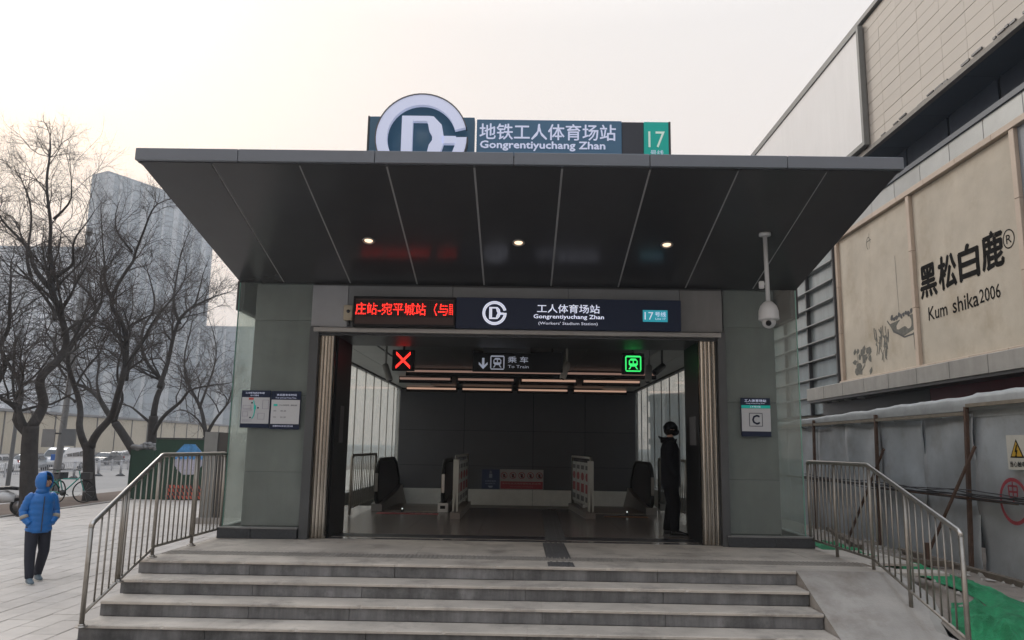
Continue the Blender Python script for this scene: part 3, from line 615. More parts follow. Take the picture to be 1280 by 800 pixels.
railing(-4.19, 'left steel railing with vertical bars sloping down beside the steps', 11.16, 1.77, 9.17, 7.77, 1.11, .27, .73, [(11.16, .61), (10.2, .61), (9.13, .61), (8.4, .46), (7.77, .15)])
railing(4.1, 'right steel railing with vertical bars sloping down above the side slope', 11.14, 1.79, 9.22, 7.38, 1.21, .27, .73, [(11.14, .59), (10.24, .57), (9.22, .55), (8.4, .27), (7.38, -.05)])
# interior railings
def inner_rail(X0, y0, X1, y1, label):
    t = thing('inner_railing', label, 'railing', (X0, y0, .61)); 
    P, Q = Vector((X0, y0, 0)), Vector((X1, y1, 0))
    part('frame', B().tube([(X0, y0, .62), (X0, y0, 1.64), (X0, y0 + .06, 1.72), (X1, y1 - .06, 1.72), (X1, y1, 1.64), (X1, y1, .62)], .026, 8), M_steel2, t)
    part('bottom_rail', B().tube([(X0, y0, .75), (X1, y1, .75)], .018, 8), M_steel2, t)
    me = B().tube([(0, 0, .76), (0, 0, 1.7)], .011, 6).mesh('baluster', M_steel)
    n = 14
    for k in range(1, n):
        p = P.lerp(Q, k / n); link('baluster', me, t, (p.x - X0, p.y - y0, -.61))
inner_rail(-3.13, 14.7, -3.2, 17.6, 'steel railing inside the entrance beside the left escalator')
inner_rail(3.15, 14.7, 3.15, 17.6, 'steel railing inside the entrance behind the man in black')
# ================================================================ ESCALATORS
M_bal = mat('escalator inner panel', (.012, .012, .014), .35, spec=.2)
M_stl = mat('escalator skirt steel', (.3, .29, .28), .4, metal=.7)
def balustrade(b_, r_, s_, X, t, yA):
    # outline in the Y-Z plane: newel rounded, flat top, then going down 30 degrees
    yc = yA + .34
    pts = [(yc + .02, .74)] + [(yc - .3 * math.sin(R(a)), (.99 if a < 90 else 1.32) - .27 * math.cos(R(a))) for a in range(10, 181, 17)] + [(yc + .02, 1.59), (yc + 1.7, 1.59), (yc + 2.0, 1.5), (yc + 2.5, 1.12), (yc + 2.5, .98), (yc + 1.4, .84)]
    b_.prism([(y, z) for y, z in pts], (X - .012, 0, 0), (0, 1, 0), (0, 0, 1), (.024, 0, 0))
    hr = [(X, yc + .3, .76), (X, yc, .75)] + [(X, yc - .32 * math.sin(R(a)), (1.0 if a < 90 else 1.32) - .28 * math.cos(R(a))) for a in range(10, 171, 16)] + [(X, yc, 1.62), (X, yc + 1.7, 1.62), (X, yc + 2.0, 1.53), (X, yc + 2.5, 1.16), (X, yc + 2.52, 1.0)]
    r_.tube(hr, .045, 8)
    s_.prism([(yA + .12, .61), (yA + .12, .75), (yc + 1.4, .86), (yc + 2.5, 1.0), (yc + 2.6, .9), (27, -3.85), (27, -4.4), (yc + 1.6, .3), (yA + .5, .3)], (X - .11, 0, 0), (0, 1, 0), (0, 0, 1), (.22, 0, 0))
def escalator(xa, xb, yA, label):
    t = thing('escalator', label, 'escalator', ((xa + xb) / 2, yA, .61), 'escalators going down')
    for X in (xa, xb):
        p_, r_, s_ = B(), B(), B(); balustrade(p_, r_, s_, X, t, yA)
        part('inner_panel', p_, M_bal, t); part('handrail', r_, M_rub, t); part('skirt', s_, M_stl, t)
        if abs(X) < 2: part('guard_plate', B().box(X - .10, X + .10, yA + .05, yA + .11, .612, .79), M_white, t); part('inlet_cap', B().box(X - .05, X + .05, yA + .03, yA + .05, .68, .74), M_rub, t)
        part('newel_strip', B().box(X - .03, X + .03, yA - .03, yA - .005, 1.0, 1.36), M_steel, t)
    part('comb_plate', B().box(xa + .12, xb - .12, yA + .2, yA + 1.6, .607, .615), M_steel2, t)
    n = 26
    for k in range(n):
        y = yA + 1.6 + k * .4; z = .6 - max(0, k - 1) * .22
        if y > 26.5: break
        part('step', B().box(xa + .12, xb - .12, y, y + .395, z - .22, z), M_stl, t)
    return t
e1 = escalator(-2.84, -1.5, 15.75, 'left escalator with black balustrades and a red mat in front')
e2 = escalator(1.42, 2.72, 15.95, 'right escalator with black balustrades near the man in black')
# cover boards on the outer balustrades (dark, seen as wide black shapes)
t = thing('floor_mat', 'red lettered strip mat on the floor before the left escalator', 'mat', (-2.1, 15.4, .61)); part('mat', B().box(-2.75, -1.55, 15.3, 15.55, .608, .614), mat('mat red', (.3, .035, .04), .7), t)
b = B(); text(b, '小心台阶 注意安全', (-2.65, 15.36, .6155), (1.0, 0, 0), (0, .13, 0)); part('lettering', b, mat('mat letters', (.55, .4, .38), .6), t)
solo('floor_mat', B().box(1.7, 2.55, 15.45, 15.62, .608, .614), mat('mat brown', (.3, .14, .07), .7), 'brown strip mat on the floor before the right escalator', 'mat')
# poster barriers between stairs and escalators
M_post = mat('poster white', (.46, .47, .45), .4)
def barrier(X0, y0, X1, y1, label):
    t = thing('poster_barrier', label, 'barrier', (X0, y0, .61), 'poster barriers at the stair head')
    P, Q = Vector((X0, y0, 0)), Vector((X1, y1, 0)); d = (Q - P).normalized(); nrm = Vector((d.y, -d.x, 0)) * (1 if X0 > 0 else -1); L_ = (Q - P).length
    part('base', B().prism([(0, 0), (L_, 0), (L_, .12), (0, .12)], tuple(P - nrm * .09 + Vector((0, 0, .61))), d, (0, 0, 1), nrm * .18), mat('barrier base', (.2, .17, .15), .5), t)
    part('frame', B().tube([(P.x, P.y, .73), (P.x, P.y, 1.74), (Q.x, Q.y, 1.74), (Q.x, Q.y, .73)], .028, 8), M_steel, t)
    part('end_board', B().prism([(-.02, .75), (.09, .75), (.09, 1.68), (-.02, 1.68)], tuple(P - nrm * .05), d, (0, 0, 1), nrm * .1), mat('end board', (.42, .42, .38), .4), t)
    for k in range(4):
        a = .12 + k * (L_ - .14) / 4; c = a + (L_ - .14) / 4 - .06
        q_ = part('poster', B().prism([(a, .82), (c, .82), (c, 1.64), (a, 1.64)], tuple(P - nrm * .01), d, (0, 0, 1), nrm * .02), M_post, t)
        b = B(); s = 1
        m = (a + c) / 2; w_ = (c - a) * .35
        for sg in (1, -1):
            N = nrm * .004; base = P + (nrm * .012 if sg > 0 else -nrm * .016)
            b.prism([(m - w_, 1.05), (m + w_, 1.05), (m + w_, 1.22), (m - w_, 1.22)], tuple(base), d, (0, 0, 1), N)
            b.prism([(m + w_ * math.cos(j * math.pi / 6), 1.36 + .08 * math.sin(j * math.pi / 6)) for j in range(12)], tuple(base), d, (0, 0, 1), N)
        part('red_print', b, MATS['sign red'], q_)
        b = B()
        for sg in (1, -1):
            base = P + (nrm * .012 if sg > 0 else -nrm * .016)
            b.prism([(m - w_, 1.5), (m + w_, 1.5), (m + w_, 1.58), (m - w_, 1.58)], tuple(base), d, (0, 0, 1), nrm * .004); b.prism([(m - w_, .88), (m + w_, .88), (m + w_, .98), (m - w_, .98)], tuple(base), d, (0, 0, 1), nrm * .004)
        part('dark_print', b, M_dk, q_)
barrier(-1.14, 14.4, -1.12, 17.3, 'white poster barrier with steel frame beside the left escalator')
barrier(1.38, 14.9, 1.2, 17.3, 'white poster barrier with steel frame beside the right escalator')
# small white floor lamps near escalators
for x, y, l in ((-2.3, 15.75, 'tiny white light stud at the foot of the left escalator'), (2.2, 15.9, 'tiny white light stud at the foot of the right escalator')):
    t = thing('light_stud', l, 'light', (x, y, .61)); part('base', B().cyl((x, y, .612), (x, y, .66), .03, 10), M_dk, t); part('lens', B().ball((x, y, .675), .016, n=10, m=6), emi('stud light', (.8, .9, .85), .7), t)
# ================================================================ CAMERAS
M_cam = mat('camera white', (.55, .56, .57), .4, var=.05)
t = thing('dome_camera', 'white dome security camera hanging on a long pole under the canopy', 'camera', (3.12, 9.6, 4.68))
part('flange', B().cyl((3.12, 9.6, 4.69), (3.12, 9.6, 4.655), .075, 20), M_cam, t); part('pole', B().cyl((3.12, 9.6, 4.66), (3.13, 9.6, 3.8), .027, 12), M_cam, t)
part('shade', B().loft([((3.13, 9.6, z), (r_, 0, 0), (0, r_, 0)) for z, r_ in ((3.80, .035), (3.785, .06), (3.74, .1), (3.68, .12), (3.59, .124), (3.57, .128), (3.56, .118))], 24), M_cam, t)
d = part('dome', B().ball((3.13, 9.6, 3.54), .088, n=20, m=12), mat('dome white', (.5, .51, .52), .2), t)
part('lens', B().cyl((3.10, 9.525, 3.51), (3.095, 9.505, 3.505), .035, 14), M_black, d)
part('side_box', B().box(3.02, 3.085, 9.57, 9.62, 3.96, 4.06), M_cam, t, .012); part('bracket', B().cyl((3.08, 9.6, 4.02), (3.12, 9.6, 4.03), .012, 8), M_cam, t)
def bullet(x, y, zt, zb, d, label, m):
    t = thing('bullet_camera', label, 'camera', (x, y, zt), 'hanging bullet cameras'); part('pole', B().cyl((x, y, zt), (x, y, zb), .02, 8), m, t)
    P = Vector((x, y, zb)); D = Vector(d).normalized()
    part('body', B().tube([P - D * .06, P - D * .04, P + D * .22, P + D * .26], [.03, .055, .06, .055], 12), m, t); part('lens', B().cyl(P + D * .255, P + D * .27, .035, 12), M_black, t)
M_camg = mat('camera grey', (.22, .22, .21), .5)
bullet(-2.36, 13.5, 3.93, 3.28, (.5, -.1, -1.4), 'grey bullet camera hanging beside the red X signal', M_camg)
bullet(.83, 13.5, 3.93, 3.36, (-.4, -.2, -1.2), 'pale bullet camera hanging right of the train direction sign', mat('camera pale', (.4, .38, .34), .5))
bullet(2.27, 13.5, 3.93, 3.33, (-.15, -.3, -1.2), 'grey bullet camera hanging just right of the green signal', M_camg)
bullet(2.5, 13.5, 3.93, 3.36, (-.9, -.9, -.7), 'black bullet camera pointing out, right of all the hanging cameras', M_dk)
t = thing('jamb_screen', 'dim little panel on the dark left jamb inside the doors', 'panel', (-2.69, 11.8, 2.1)); part('screen', B().box(-2.688, -2.68, 11.6, 11.85, 1.95, 2.5), mat('dim screen', (.06, .05, .05), .3), t)
t = thing('jamb_notice', 'dim notice panel on the dark right jamb inside the doors', 'panel', (2.61, 11.8, 2.1)); part('panel', B().box(2.608, 2.618, 11.5, 11.9, 2.0, 2.42), mat('dim notice', (.12, .12, .125), .4), t)

# ================================================================ PEOPLE
def skin_body(name, nodes, edges, m, parent):
    me = bpy.data.meshes.new(name); me.from_pydata([n[0] for n in nodes], edges, []); o = bpy.data.objects.new(name, me); COL.objects.link(o)
    o.modifiers.new('skin', 'SKIN'); 
    for i, n in enumerate(nodes):
        sv = me.skin_vertices[0].data[i]; sv.radius = (n[1], n[1] if len(n) < 3 else n[2]); sv.use_root = (i == 0)
    sm = o.modifiers.new('sub', 'SUBSURF'); sm.levels = 2; sm.render_levels = 2
    bpy.context.view_layer.update(); m2 = bpy.data.meshes.new_from_object(o.evaluated_get(bpy.context.evaluated_depsgraph_get()))
    bpy.data.objects.remove(o); m2.materials.clear(); m2.materials.append(m); m2.polygons.foreach_set('use_smooth', [True] * len(m2.polygons)); m2.name = name
    return link(name, m2, parent)
M_skin = mat('skin', (.36, .21, .15), .5, var=.05)
def puff_tube(b, pts, rads, rings, puff, n=16):      # a quilted sleeve or leg: radius swells between stitch lines
    P = [Vector(p) for p in pts]; seg = [(P[i + 1] - P[i]).length for i in range(len(P) - 1)]; T = sum(seg); out = []; rr = []
    for k in range(rings + 1):
        s = T * k / rings; i = 0
        while i < len(seg) - 1 and s > seg[i]: s -= seg[i]; i += 1
        f = min(s / seg[i], 1); out.append(P[i].lerp(P[i + 1], f)); base = lerp(rads[i], rads[i + 1], f)
        rr.append(base * (1 + puff * (abs(math.sin(k * math.pi / 3)) - .4)))
    b.tube(out, rr, n)
def person(label, loc, rz, h, child):
    t = thing('person', label, 'person', loc, None, (0, 0, rz)); s = h / 1.75
    V = lambda x, y, z: (x * s, y * s, z * s)
    hs = 1.12 if child else 1.0
    step = .17 if child else .05
    # joints
    hw = .105 if child else .085
    LA, RA = (hw, step, .08), (-hw, -step, .08)
    LK, RK = (hw + .01, step * .2 - .03, .49), (-hw - .01, -step * .4 - .03, .49)
    turn = R(38) if child else 0
    hy = -.015
    body = [(V(0, 0, .96), .14 * s, .11 * s), (V(0, 0, 1.13), .125 * s, .09 * s), (V(0, 0, 1.33), .15 * s, .1 * s), (V(0, .005, 1.47), .06 * s), (V(0, hy + .005, 1.54), .052 * s), (V(0, hy, 1.60), .07 * s * hs), (V(0, hy, 1.66), .082 * s * hs), (V(0, hy + .005, 1.71), .062 * s * hs),
        (V(.14, 0, 1.38), .045 * s), (V(.22, .05, 1.17), .036 * s), (V(.16, -.04, 1.0), .03 * s), (V(.11, -.05, .93), .026 * s, .02 * s),
        (V(-.14, 0, 1.38), .045 * s), (V(-.22, .05, 1.17), .036 * s), (V(-.16, -.04, 1.0), .03 * s), (V(-.11, -.05, .93), .026 * s, .02 * s),
        (V(.09, 0, .88), .09 * s), (V(*LK), .058 * s), (V(*LA), .04 * s), (V(LA[0] + .01, LA[1] - .1, .035), .035 * s),
        (V(-.09, 0, .88), .09 * s), (V(*RK), .058 * s), (V(*RA), .04 * s), (V(RA[0] - .01, RA[1] - .1, .035), .035 * s)]
    ed = [(0, 1), (1, 2), (2, 3), (3, 4), (4, 5), (5, 6), (6, 7), (2, 8), (8, 9), (9, 10), (10, 11), (2, 12), (12, 13), (13, 14), (14, 15), (0, 16), (16, 17), (17, 18), (18, 19), (0, 20), (20, 21), (21, 22), (22, 23)]
    skin_body('body', body, ed, M_skin, t)
    mj = mat('blue quilted nylon', (.008, .13, .42), .42, var=.1, scale=14, bump=.3, bscale=25) if child else mat('black parka cloth', (.008, .008, .010), .9, var=.2, spec=.05)
    mp = mat('dark navy trousers', (.012, .014, .026), .8, var=.2) if child else mat('black trousers', (.007, .007, .008), .9, var=.2, spec=.05)
    def lp(name, b, m, par=t):
        o = link(name, b.mesh(name, m, (0, 0, 0)), par); return o
    # jacket torso
    zb, zt = (.80, 1.5) if child else (.72, 1.5); n = 30 if child else 14; rings = []
    for k in range(n + 1):
        f = k / n; z = lerp(zb, zt, f)
        wx_ = (.2 - .015 * math.sin(f * math.pi)) if f < .78 else lerp(.178, .07, ((f - .78) / .22) ** 1.6)
        wy_ = (.145 if f < .8 else lerp(.145, .075, (f - .8) / .2))
        if f < .05: wx_ *= .93; wy_ *= .93
        pf = 1 + (.055 * (abs(math.sin(f * math.pi * 7.5)) - .4) if child else 0)
        rings.append((V(0, 0, z), (wx_ * pf * s, 0, 0), (0, wy_ * pf * s, 0)))
    j = lp('jacket', B().loft(rings, 26, 2.3), mj)
    lp('zip', B().box(-.006 * s, .006 * s, -.158 * s, -.146 * s, (zb + .02) * s, (zt - .1) * s), M_dk, j)
    for sg in (1, -1):
        b = B(); puff_tube(b, [V(.12 * sg, 0, 1.43), V(.17 * sg, .01, 1.37), V(.238 * sg, .055, 1.16), V(.236 * sg, .0, 1.06), V(.16 * sg, -.08, .95)], [.055 * s, .076 * s, .07 * s, .064 * s, .052 * s], 26 if child else 16, .12 if child else .03)
        sl_ = lp('sleeve', b, mj)
        if child: lp('sleeve_patch', B().cyl(V(.24 * sg, .0, 1.08), V(.228 * sg, -.025, 1.03), .067 * s, 12), mat('grey patch', (.3, .28, .24), .7), sl_)
        K, A = (LK, LA) if sg > 0 else (RK, RA)
        b = B().loft([(V(.085 * sg, 0, .92), (.11 * s, 0, 0), (0, .12 * s, 0)), (V(.09 * sg, 0, .8), (.105 * s, 0, 0), (0, .112 * s, 0)), (V(lerp(.09 * sg, K[0], .5), K[1] * .5, .64), (.096 * s, 0, 0), (0, .1 * s, 0)), (V(K[0], K[1] - .005, .5), (.084 * s, 0, 0), (0, .088 * s, 0)),
            (V(lerp(K[0], A[0], .3), lerp(K[1], A[1], .3), .37), (.08 * s, 0, 0), (0, .084 * s, 0)), (V(lerp(K[0], A[0], .7), lerp(K[1], A[1], .7), .22), (.071 * s, 0, 0), (0, .074 * s, 0)), (V(A[0], A[1], .12), (.066 * s, 0, 0), (0, .07 * s, 0)), (V(A[0], A[1], .085), (.06 * s, 0, 0), (0, .064 * s, 0))], 16)
        lp('trouser_leg', b, mp)
        sh = lp('shoe', B().loft([(V(A[0], A[1] + .055, .05), (.03 * s, 0, 0), (0, 0, .035 * s)), (V(A[0], A[1] + .03, .055), (.042 * s, 0, 0), (0, 0, .05 * s)), (V(A[0], A[1] - .05, .055), (.046 * s, 0, 0), (0, 0, .052 * s)), (V(A[0], A[1] - .12, .04), (.048 * s, 0, 0), (0, 0, .036 * s)), (V(A[0], A[1] - .17, .035), (.043 * s, 0, 0), (0, 0, .028 * s)), (V(A[0], A[1] - .2, .03), (.022 * s, 0, 0), (0, 0, .016 * s))], 14),
                mat('grey trainers', (.1, .14, .17), .6) if child else M_black)
        lp('sole', B().prism([(-.04 * s, -.2 * s), (.04 * s, -.2 * s), (.05 * s, -.12 * s), (.045 * s, .07 * s), (-.045 * s, .07 * s), (-.05 * s, -.12 * s)], V(A[0], A[1], .0), (1, 0, 0), (0, 1, 0), (0, 0, .022 * s)), mat('pale sole', (.5, .5, .48), .6) if child else mat('dark sole', (.05, .05, .05), .6), sh)
    # head details: built facing -Y, then turned
    hd = link('head_wear', None, None)
    bpy.data.objects.remove(hd)
    Rm = Matrix.Translation(V(0, hy, 0)) @ Matrix.Rotation(turn, 4, 'Z') @ Matrix.Translation(V(0, -hy, 0))
    def hp(name, b, m, par=t):
        me = b.mesh(name, m, (0, 0, 0)); me.transform(Rm); return link(name, me, par)
    r_ = .092 * s * hs
    face = hp('face', B().ball(V(0, hy - .022, 1.632), .076 * s * hs, .083 * s * hs, .1 * s * hs, 20, 14), M_skin)
    hp('nose', B().loft([(V(0, hy - .1 * hs, 1.66), (.008 * s, 0, 0), (0, .006 * s, 0)), (V(0, hy - .112 * hs, 1.635), (.012 * s, 0, 0), (0, .012 * s, 0)), (V(0, hy - .118 * hs, 1.62), (.017 * s, 0, 0), (0, .014 * s, 0)), (V(0, hy - .105 * hs, 1.61), (.013 * s, 0, 0), (0, .008 * s, 0))], 10), M_skin, face)
    for sg in (1, -1):
        hp('eye', B().ball(V(.031 * sg, hy - .088 * hs, 1.655), .012 * s, .01 * s, .007 * s, 8, 6), M_black, face)
        hp('eyebrow', B().box((.031 * sg - .018) * s, (.031 * sg + .018) * s, (hy - .1 * hs) * s, (hy - .088 * hs) * s, 1.675 * s, 1.681 * s), M_black, face)
        hp('ear', B().ball(V(.08 * sg * hs, hy + .005, 1.64), .012 * s, .022 * s, .032 * s, 8, 6), M_skin, face)
    hp('mouth', B().ball(V(0, hy - .098 * hs, 1.587), .022 * s, .008 * s, .006 * s, 8, 6), mat('lips', (.3, .12, .1), .5), face)
    if child:
        # quilted hood around the face: open-front shell of rings
        b = B(); vs = []; n1, n2 = 15, 20
        for i in range(n1):
            a = lerp(-1.15, 1.45, i / (n1 - 1)); q = 1 + .05 * (abs(math.sin(i * math.pi / 2.5)) - .5)
            for k in range(n2 + 1):
                th = R(lerp(-52, 232, k / n2)); pa = math.cos(a)
                vs.append(V(.127 * math.cos(th) * (pa ** .7) * q, hy - .005 + .128 * math.sin(th) * (pa ** .7) * q, 1.645 + .15 * math.sin(a) * q))
        b.add(vs, [(i * (n2 + 1) + k, i * (n2 + 1) + k + 1, (i + 1) * (n2 + 1) + k + 1, (i + 1) * (n2 + 1) + k) for i in range(n1 - 1) for k in range(n2)], True)
        hd = hp('hood', b, mj); md = hd.modifiers.new('thick', 'SOLIDIFY'); md.thickness = .014; md.offset = 0
        hp('hair_fringe', B().ball(V(0, hy - .03, 1.69), .08 * s * hs, .085 * s * hs, .045 * s * hs, 16, 8), mat('black hair', (.01, .009, .008), .8, spec=.1))
        hp('collar', B().loft([(V(0, 0, 1.44), (.11 * s, 0, 0), (0, .1 * s, 0)), (V(0, -.01, 1.49), (.105 * s, 0, 0), (0, .1 * s, 0)), (V(0, -.02, 1.55), (.09 * s, 0, 0), (0, .09 * s, 0))], 20), mj)
    else:
        mk_ = mat('black knit', (.008, .008, .009), .9, bump=.5, bscale=60, spec=.05)
        hp('beanie', B().ball(V(0, hy, 1.665), .098 * s, .106 * s, .105 * s, 22, 12, -.2, 1.), mk_); hp('beanie_cuff', B().loft([(V(0, hy, 1.64), (.101 * s, 0, 0), (0, .11 * s, 0)), (V(0, hy, 1.65), (.106 * s, 0, 0), (0, .114 * s, 0)), (V(0, hy, 1.69), (.106 * s, 0, 0), (0, .114 * s, 0)), (V(0, hy, 1.70), (.1 * s, 0, 0), (0, .109 * s, 0))], 22), mk_)
        hp('face_mask', B().ball(V(0, hy - .045, 1.605), .08 * s, .09 * s, .068 * s, 16, 10), mk_)
        hp('hair', B().ball(V(0, hy + .02, 1.625), .096 * s, .09 * s, .085 * s, 16, 8), mat('black hair', (.01, .009, .008), .8, spec=.1))
        b = B()
        for k in range(60):
            a = rng.uniform(0, 2 * math.pi); rr = .115; c = V(rr * math.cos(a), .03 + rr * .85 * math.sin(a), 1.47 + .02 * math.sin(a)); d = (c[0] + .05 * s * math.cos(a) + rng.uniform(-.02, .02), c[1] + .05 * s * math.sin(a), c[2] + rng.uniform(-.01, .05)); b.tube([c, d], [.02 * s, .003], 5)
        b.loft([(V(0, .02, 1.43), (.13 * s, 0, 0), (0, .12 * s, 0)), (V(0, .03, 1.48), (.125 * s, 0, 0), (0, .12 * s, 0)), (V(0, .03, 1.52), (.09 * s, 0, 0), (0, .09 * s, 0))], 20)
        hp('hood_fur', b, mk_)
    return t
person('child in a bright blue quilted hooded coat, walking with hands in pockets', (-6.62, 10.92, 0), R(46), 1.44, True)
person('man in black parka and knit hat standing in profile inside the doorway', (2.38, 12.3, .61), R(84), 1.74, False)

# ================================================================ RIGHT SIDE: HOARDING, NETTING
M_zinc = mat('weathered sheet metal', (.43, .46, .485), .42, metal=.12, var=.24, scale=1.1, rnd=.06, dirt=(.21, .19, .165), dirtamt=.5, dscale=1.4)
M_rust = mat('rusty angle iron', (.11, .065, .045), .8, metal=.2, var=.35, scale=9, bump=.3)
M_cloth = mat('pale tarpaulin', (.30, .315, .32), .6, var=.2, scale=3, bump=.3, bscale=8)
hf = thing('hoarding', 'dented grey sheet metal hoarding with rusty posts and a pale cloth top', 'fence', (7.05, 12, .1))
pys = [4.5, 6.3, 8.2, 10.2, 12.1, 13.65, 15.2, 16.8, 18.4, 20.4, 22.4]
for i in range(len(pys) - 1):
    b = B(); ya, yb = pys[i], pys[i + 1] + .03; vs = []; nn, mm = 14, 16; zt = 2.66 if ya < 12 else 2.58
    for u in range(nn + 1):
        for v in range(mm + 1):
            y = lerp(ya, yb, u / nn); z = lerp(.05, zt, v / mm)
            vs.append((7.05 + .08 * mnoise.noise(Vector((y * .9, z * 1.1, i * 7))) + .012 * mnoise.noise(Vector((y * 4, z * 4, i))) + (.004 if i % 2 else 0), y, z))
    b.add(vs, [(u * (mm + 1) + v, u * (mm + 1) + v + 1, (u + 1) * (mm + 1) + v + 1, (u + 1) * (mm + 1) + v) for u in range(nn) for v in range(mm)], True)
    o = part('metal_sheet', b, M_zinc, hf); md = o.modifiers.new('t', 'SOLIDIFY'); md.thickness = .006
for y, lean in ((8.2, .02), (12.12, .14), (15.2, .05), (18.4, .05)):
    z1 = 2.66
    part('post', B().prism([(-.025, -.025), (.03, -.025), (.03, .03), (-.025, .03)], (6.93, y + lean, .05), (1, 0, 0), (0, 1, 0), (.03, -lean, z1 - .05)), M_rust, hf)
for (a, c) in (((6.9, 11.85, 2.05), (6.42, 12.75, .12)), ((6.92, 14.85, 2.0), (6.75, 16.3, .15)), ((6.9, 7.7, 2.0), (6.35, 7.4, .1))):
    part('brace', B().tube([a, c], .026, 5, smooth=False), M_rust, hf)
part('stake', B().box(6.42, 6.47, 12.55, 12.6, .1, .55), M_rust, hf)
for ya, yb, z in ((4.5, 12.1, 2.68), (12.14, 22.4, 2.56)): part('top_rail', B().box(6.94, 7.0, ya, yb, z - .03, z + .025), mat('old timber rail', (.2, .17, .13), .85, var=.25, scale=6), hf)
for ya, yb, z in ((4.5, 10.4, 1.3), (11.1, 15.2, 1.27), (15.3, 22.3, 1.31)): part('mid_rail', B().box(6.96, 7.01, ya, yb, z - .03, z + .012), M_rust, hf)
b = B(); vs = []; nn = 150
for u in range(nn + 1):
    y = lerp(4.5, 22.4, u / nn); zt = 2.86 if y < 12 else lerp(2.84, 2.66, (y - 12) / 10); q = .03 * mnoise.noise(Vector((y * 1.5, 0, 0))) + .012 * mnoise.noise(Vector((y * 6, 3, 0)))
    zt += q
    vs += [(7.0 + q * .3, y, 2.6), (6.995 + q * .5, y, 2.68), (7.0 + q * .4, y, lerp(2.68, zt, .6)), (7.02, y, zt), (7.04, y, zt - .01), (7.05, y, 2.5)]
b.add(vs, [(u * 6 + k, u * 6 + 6 + k, u * 6 + 7 + k, u * 6 + k + 1) for u in range(nn) for k in range(5)], True); part('top_cloth', b, M_cloth, hf)
b = B()
for k in range(6):
    pts = []
    for u in range(60):
        y = lerp(4.6, 19, u / 59); pts.append((6.93 - .012 * k, y, 1.3 + .02 * k - .05 * abs(math.sin(y * .9 + k)) + .03 * mnoise.noise(Vector((y, k * 3, 0)))))
    b.tube(pts, .009, 5)
tb_ = solo('cable_bundle', b, mat('old cable', (.05, .05, .055), .7), 'loose black cables sagging along the middle rail of the hoarding', 'cables', loc=(6.93, 12, 1.3))
ws = thing('warning_sign', 'white sign with yellow electric shock triangle on the hoarding', 'sign', (6.99, 11.2, 1.7))
part('plate', B().box(6.975, 6.985, 10.78, 11.21, 1.73, 2.21), mat('sign white', (.6, .58, .52), .5), ws)
def tri(s): return [(-s, -.56 * s), (s, -.56 * s), (0, 1.15 * s)]
part('black_triangle', B().prism(tri(.15), (6.974, 10.99, 1.98), (0, -1, 0), (0, 0, 1), (-.003, 0, 0)), M_black, ws)
part('yellow_triangle', B().prism(tri(.118), (6.970, 10.99, 1.98), (0, -1, 0), (0, 0, 1), (-.003, 0, 0)), mat('warning yellow', (.55, .33, .03), .5), ws)
part('bolt', B().prism([(.01, .1), (-.035, .0), (-.008, .0), (-.02, -.05), (-.035, -.05), (-.01, -.085), (.01, -.045), (-.005, -.05), (.03, .025), (.004, .025), (.03, .1)], (6.966, 10.99, 1.975), (0, -1, 0), (0, 0, 1), (-.002, 0, 0)), M_black, ws)
b = B(); text(b, '当心触电', (6.972, 11.16, 1.77), (0, -.34, 0), (0, 0, .075), bold=.015); part('lettering', b, M_black, ws)
M_spray = mat('red spray paint', (.33, .035, .05), .7, var=.25, scale=6)
def ring_pts(cy, cz, ry, rz, x, n=40, gap=0): return [(x, cy - ry * math.cos(a), cz + rz * math.sin(a)) for a in [2 * math.pi * k / n for k in range(n + 1 - gap)]]
gm = thing('spray_mark', 'red sprayed oval with a Chinese character on the hoarding', 'graffiti', (7.0, 11.2, 1.4))
def flatstroke(b, pts, w_):
    for i in range(len(pts) - 1):
        p, q_ = Vector(pts[i]), Vector(pts[i + 1]); d = (q_ - p).normalized(); nn_ = Vector((0, -d.z, d.y)) * w_
        b.add([p - nn_, q_ - nn_, q_ + nn_, p + nn_], [(0, 1, 2, 3)])
b = B(); flatstroke(b, ring_pts(11.15, 1.29, .30, .30, 6.975), .026); part('oval', b, M_spray, gm)
b = B()
for a_, c_ in (((-.1, .22), (.1, .22)), ((-.1, .22), (-.09, .07)), ((.1, .22), (.09, .07)), ((-.09, .14), (.09, .14)), ((-.09, .07), (.09, .07)), ((0, .28), (0, 0))):
    flatstroke(b, [(6.972, 11.15 - a_[0], 1.28 + a_[1]), (6.972, 11.15 - c_[0], 1.28 + c_[1])], .014)
part('character', b, M_spray, gm)
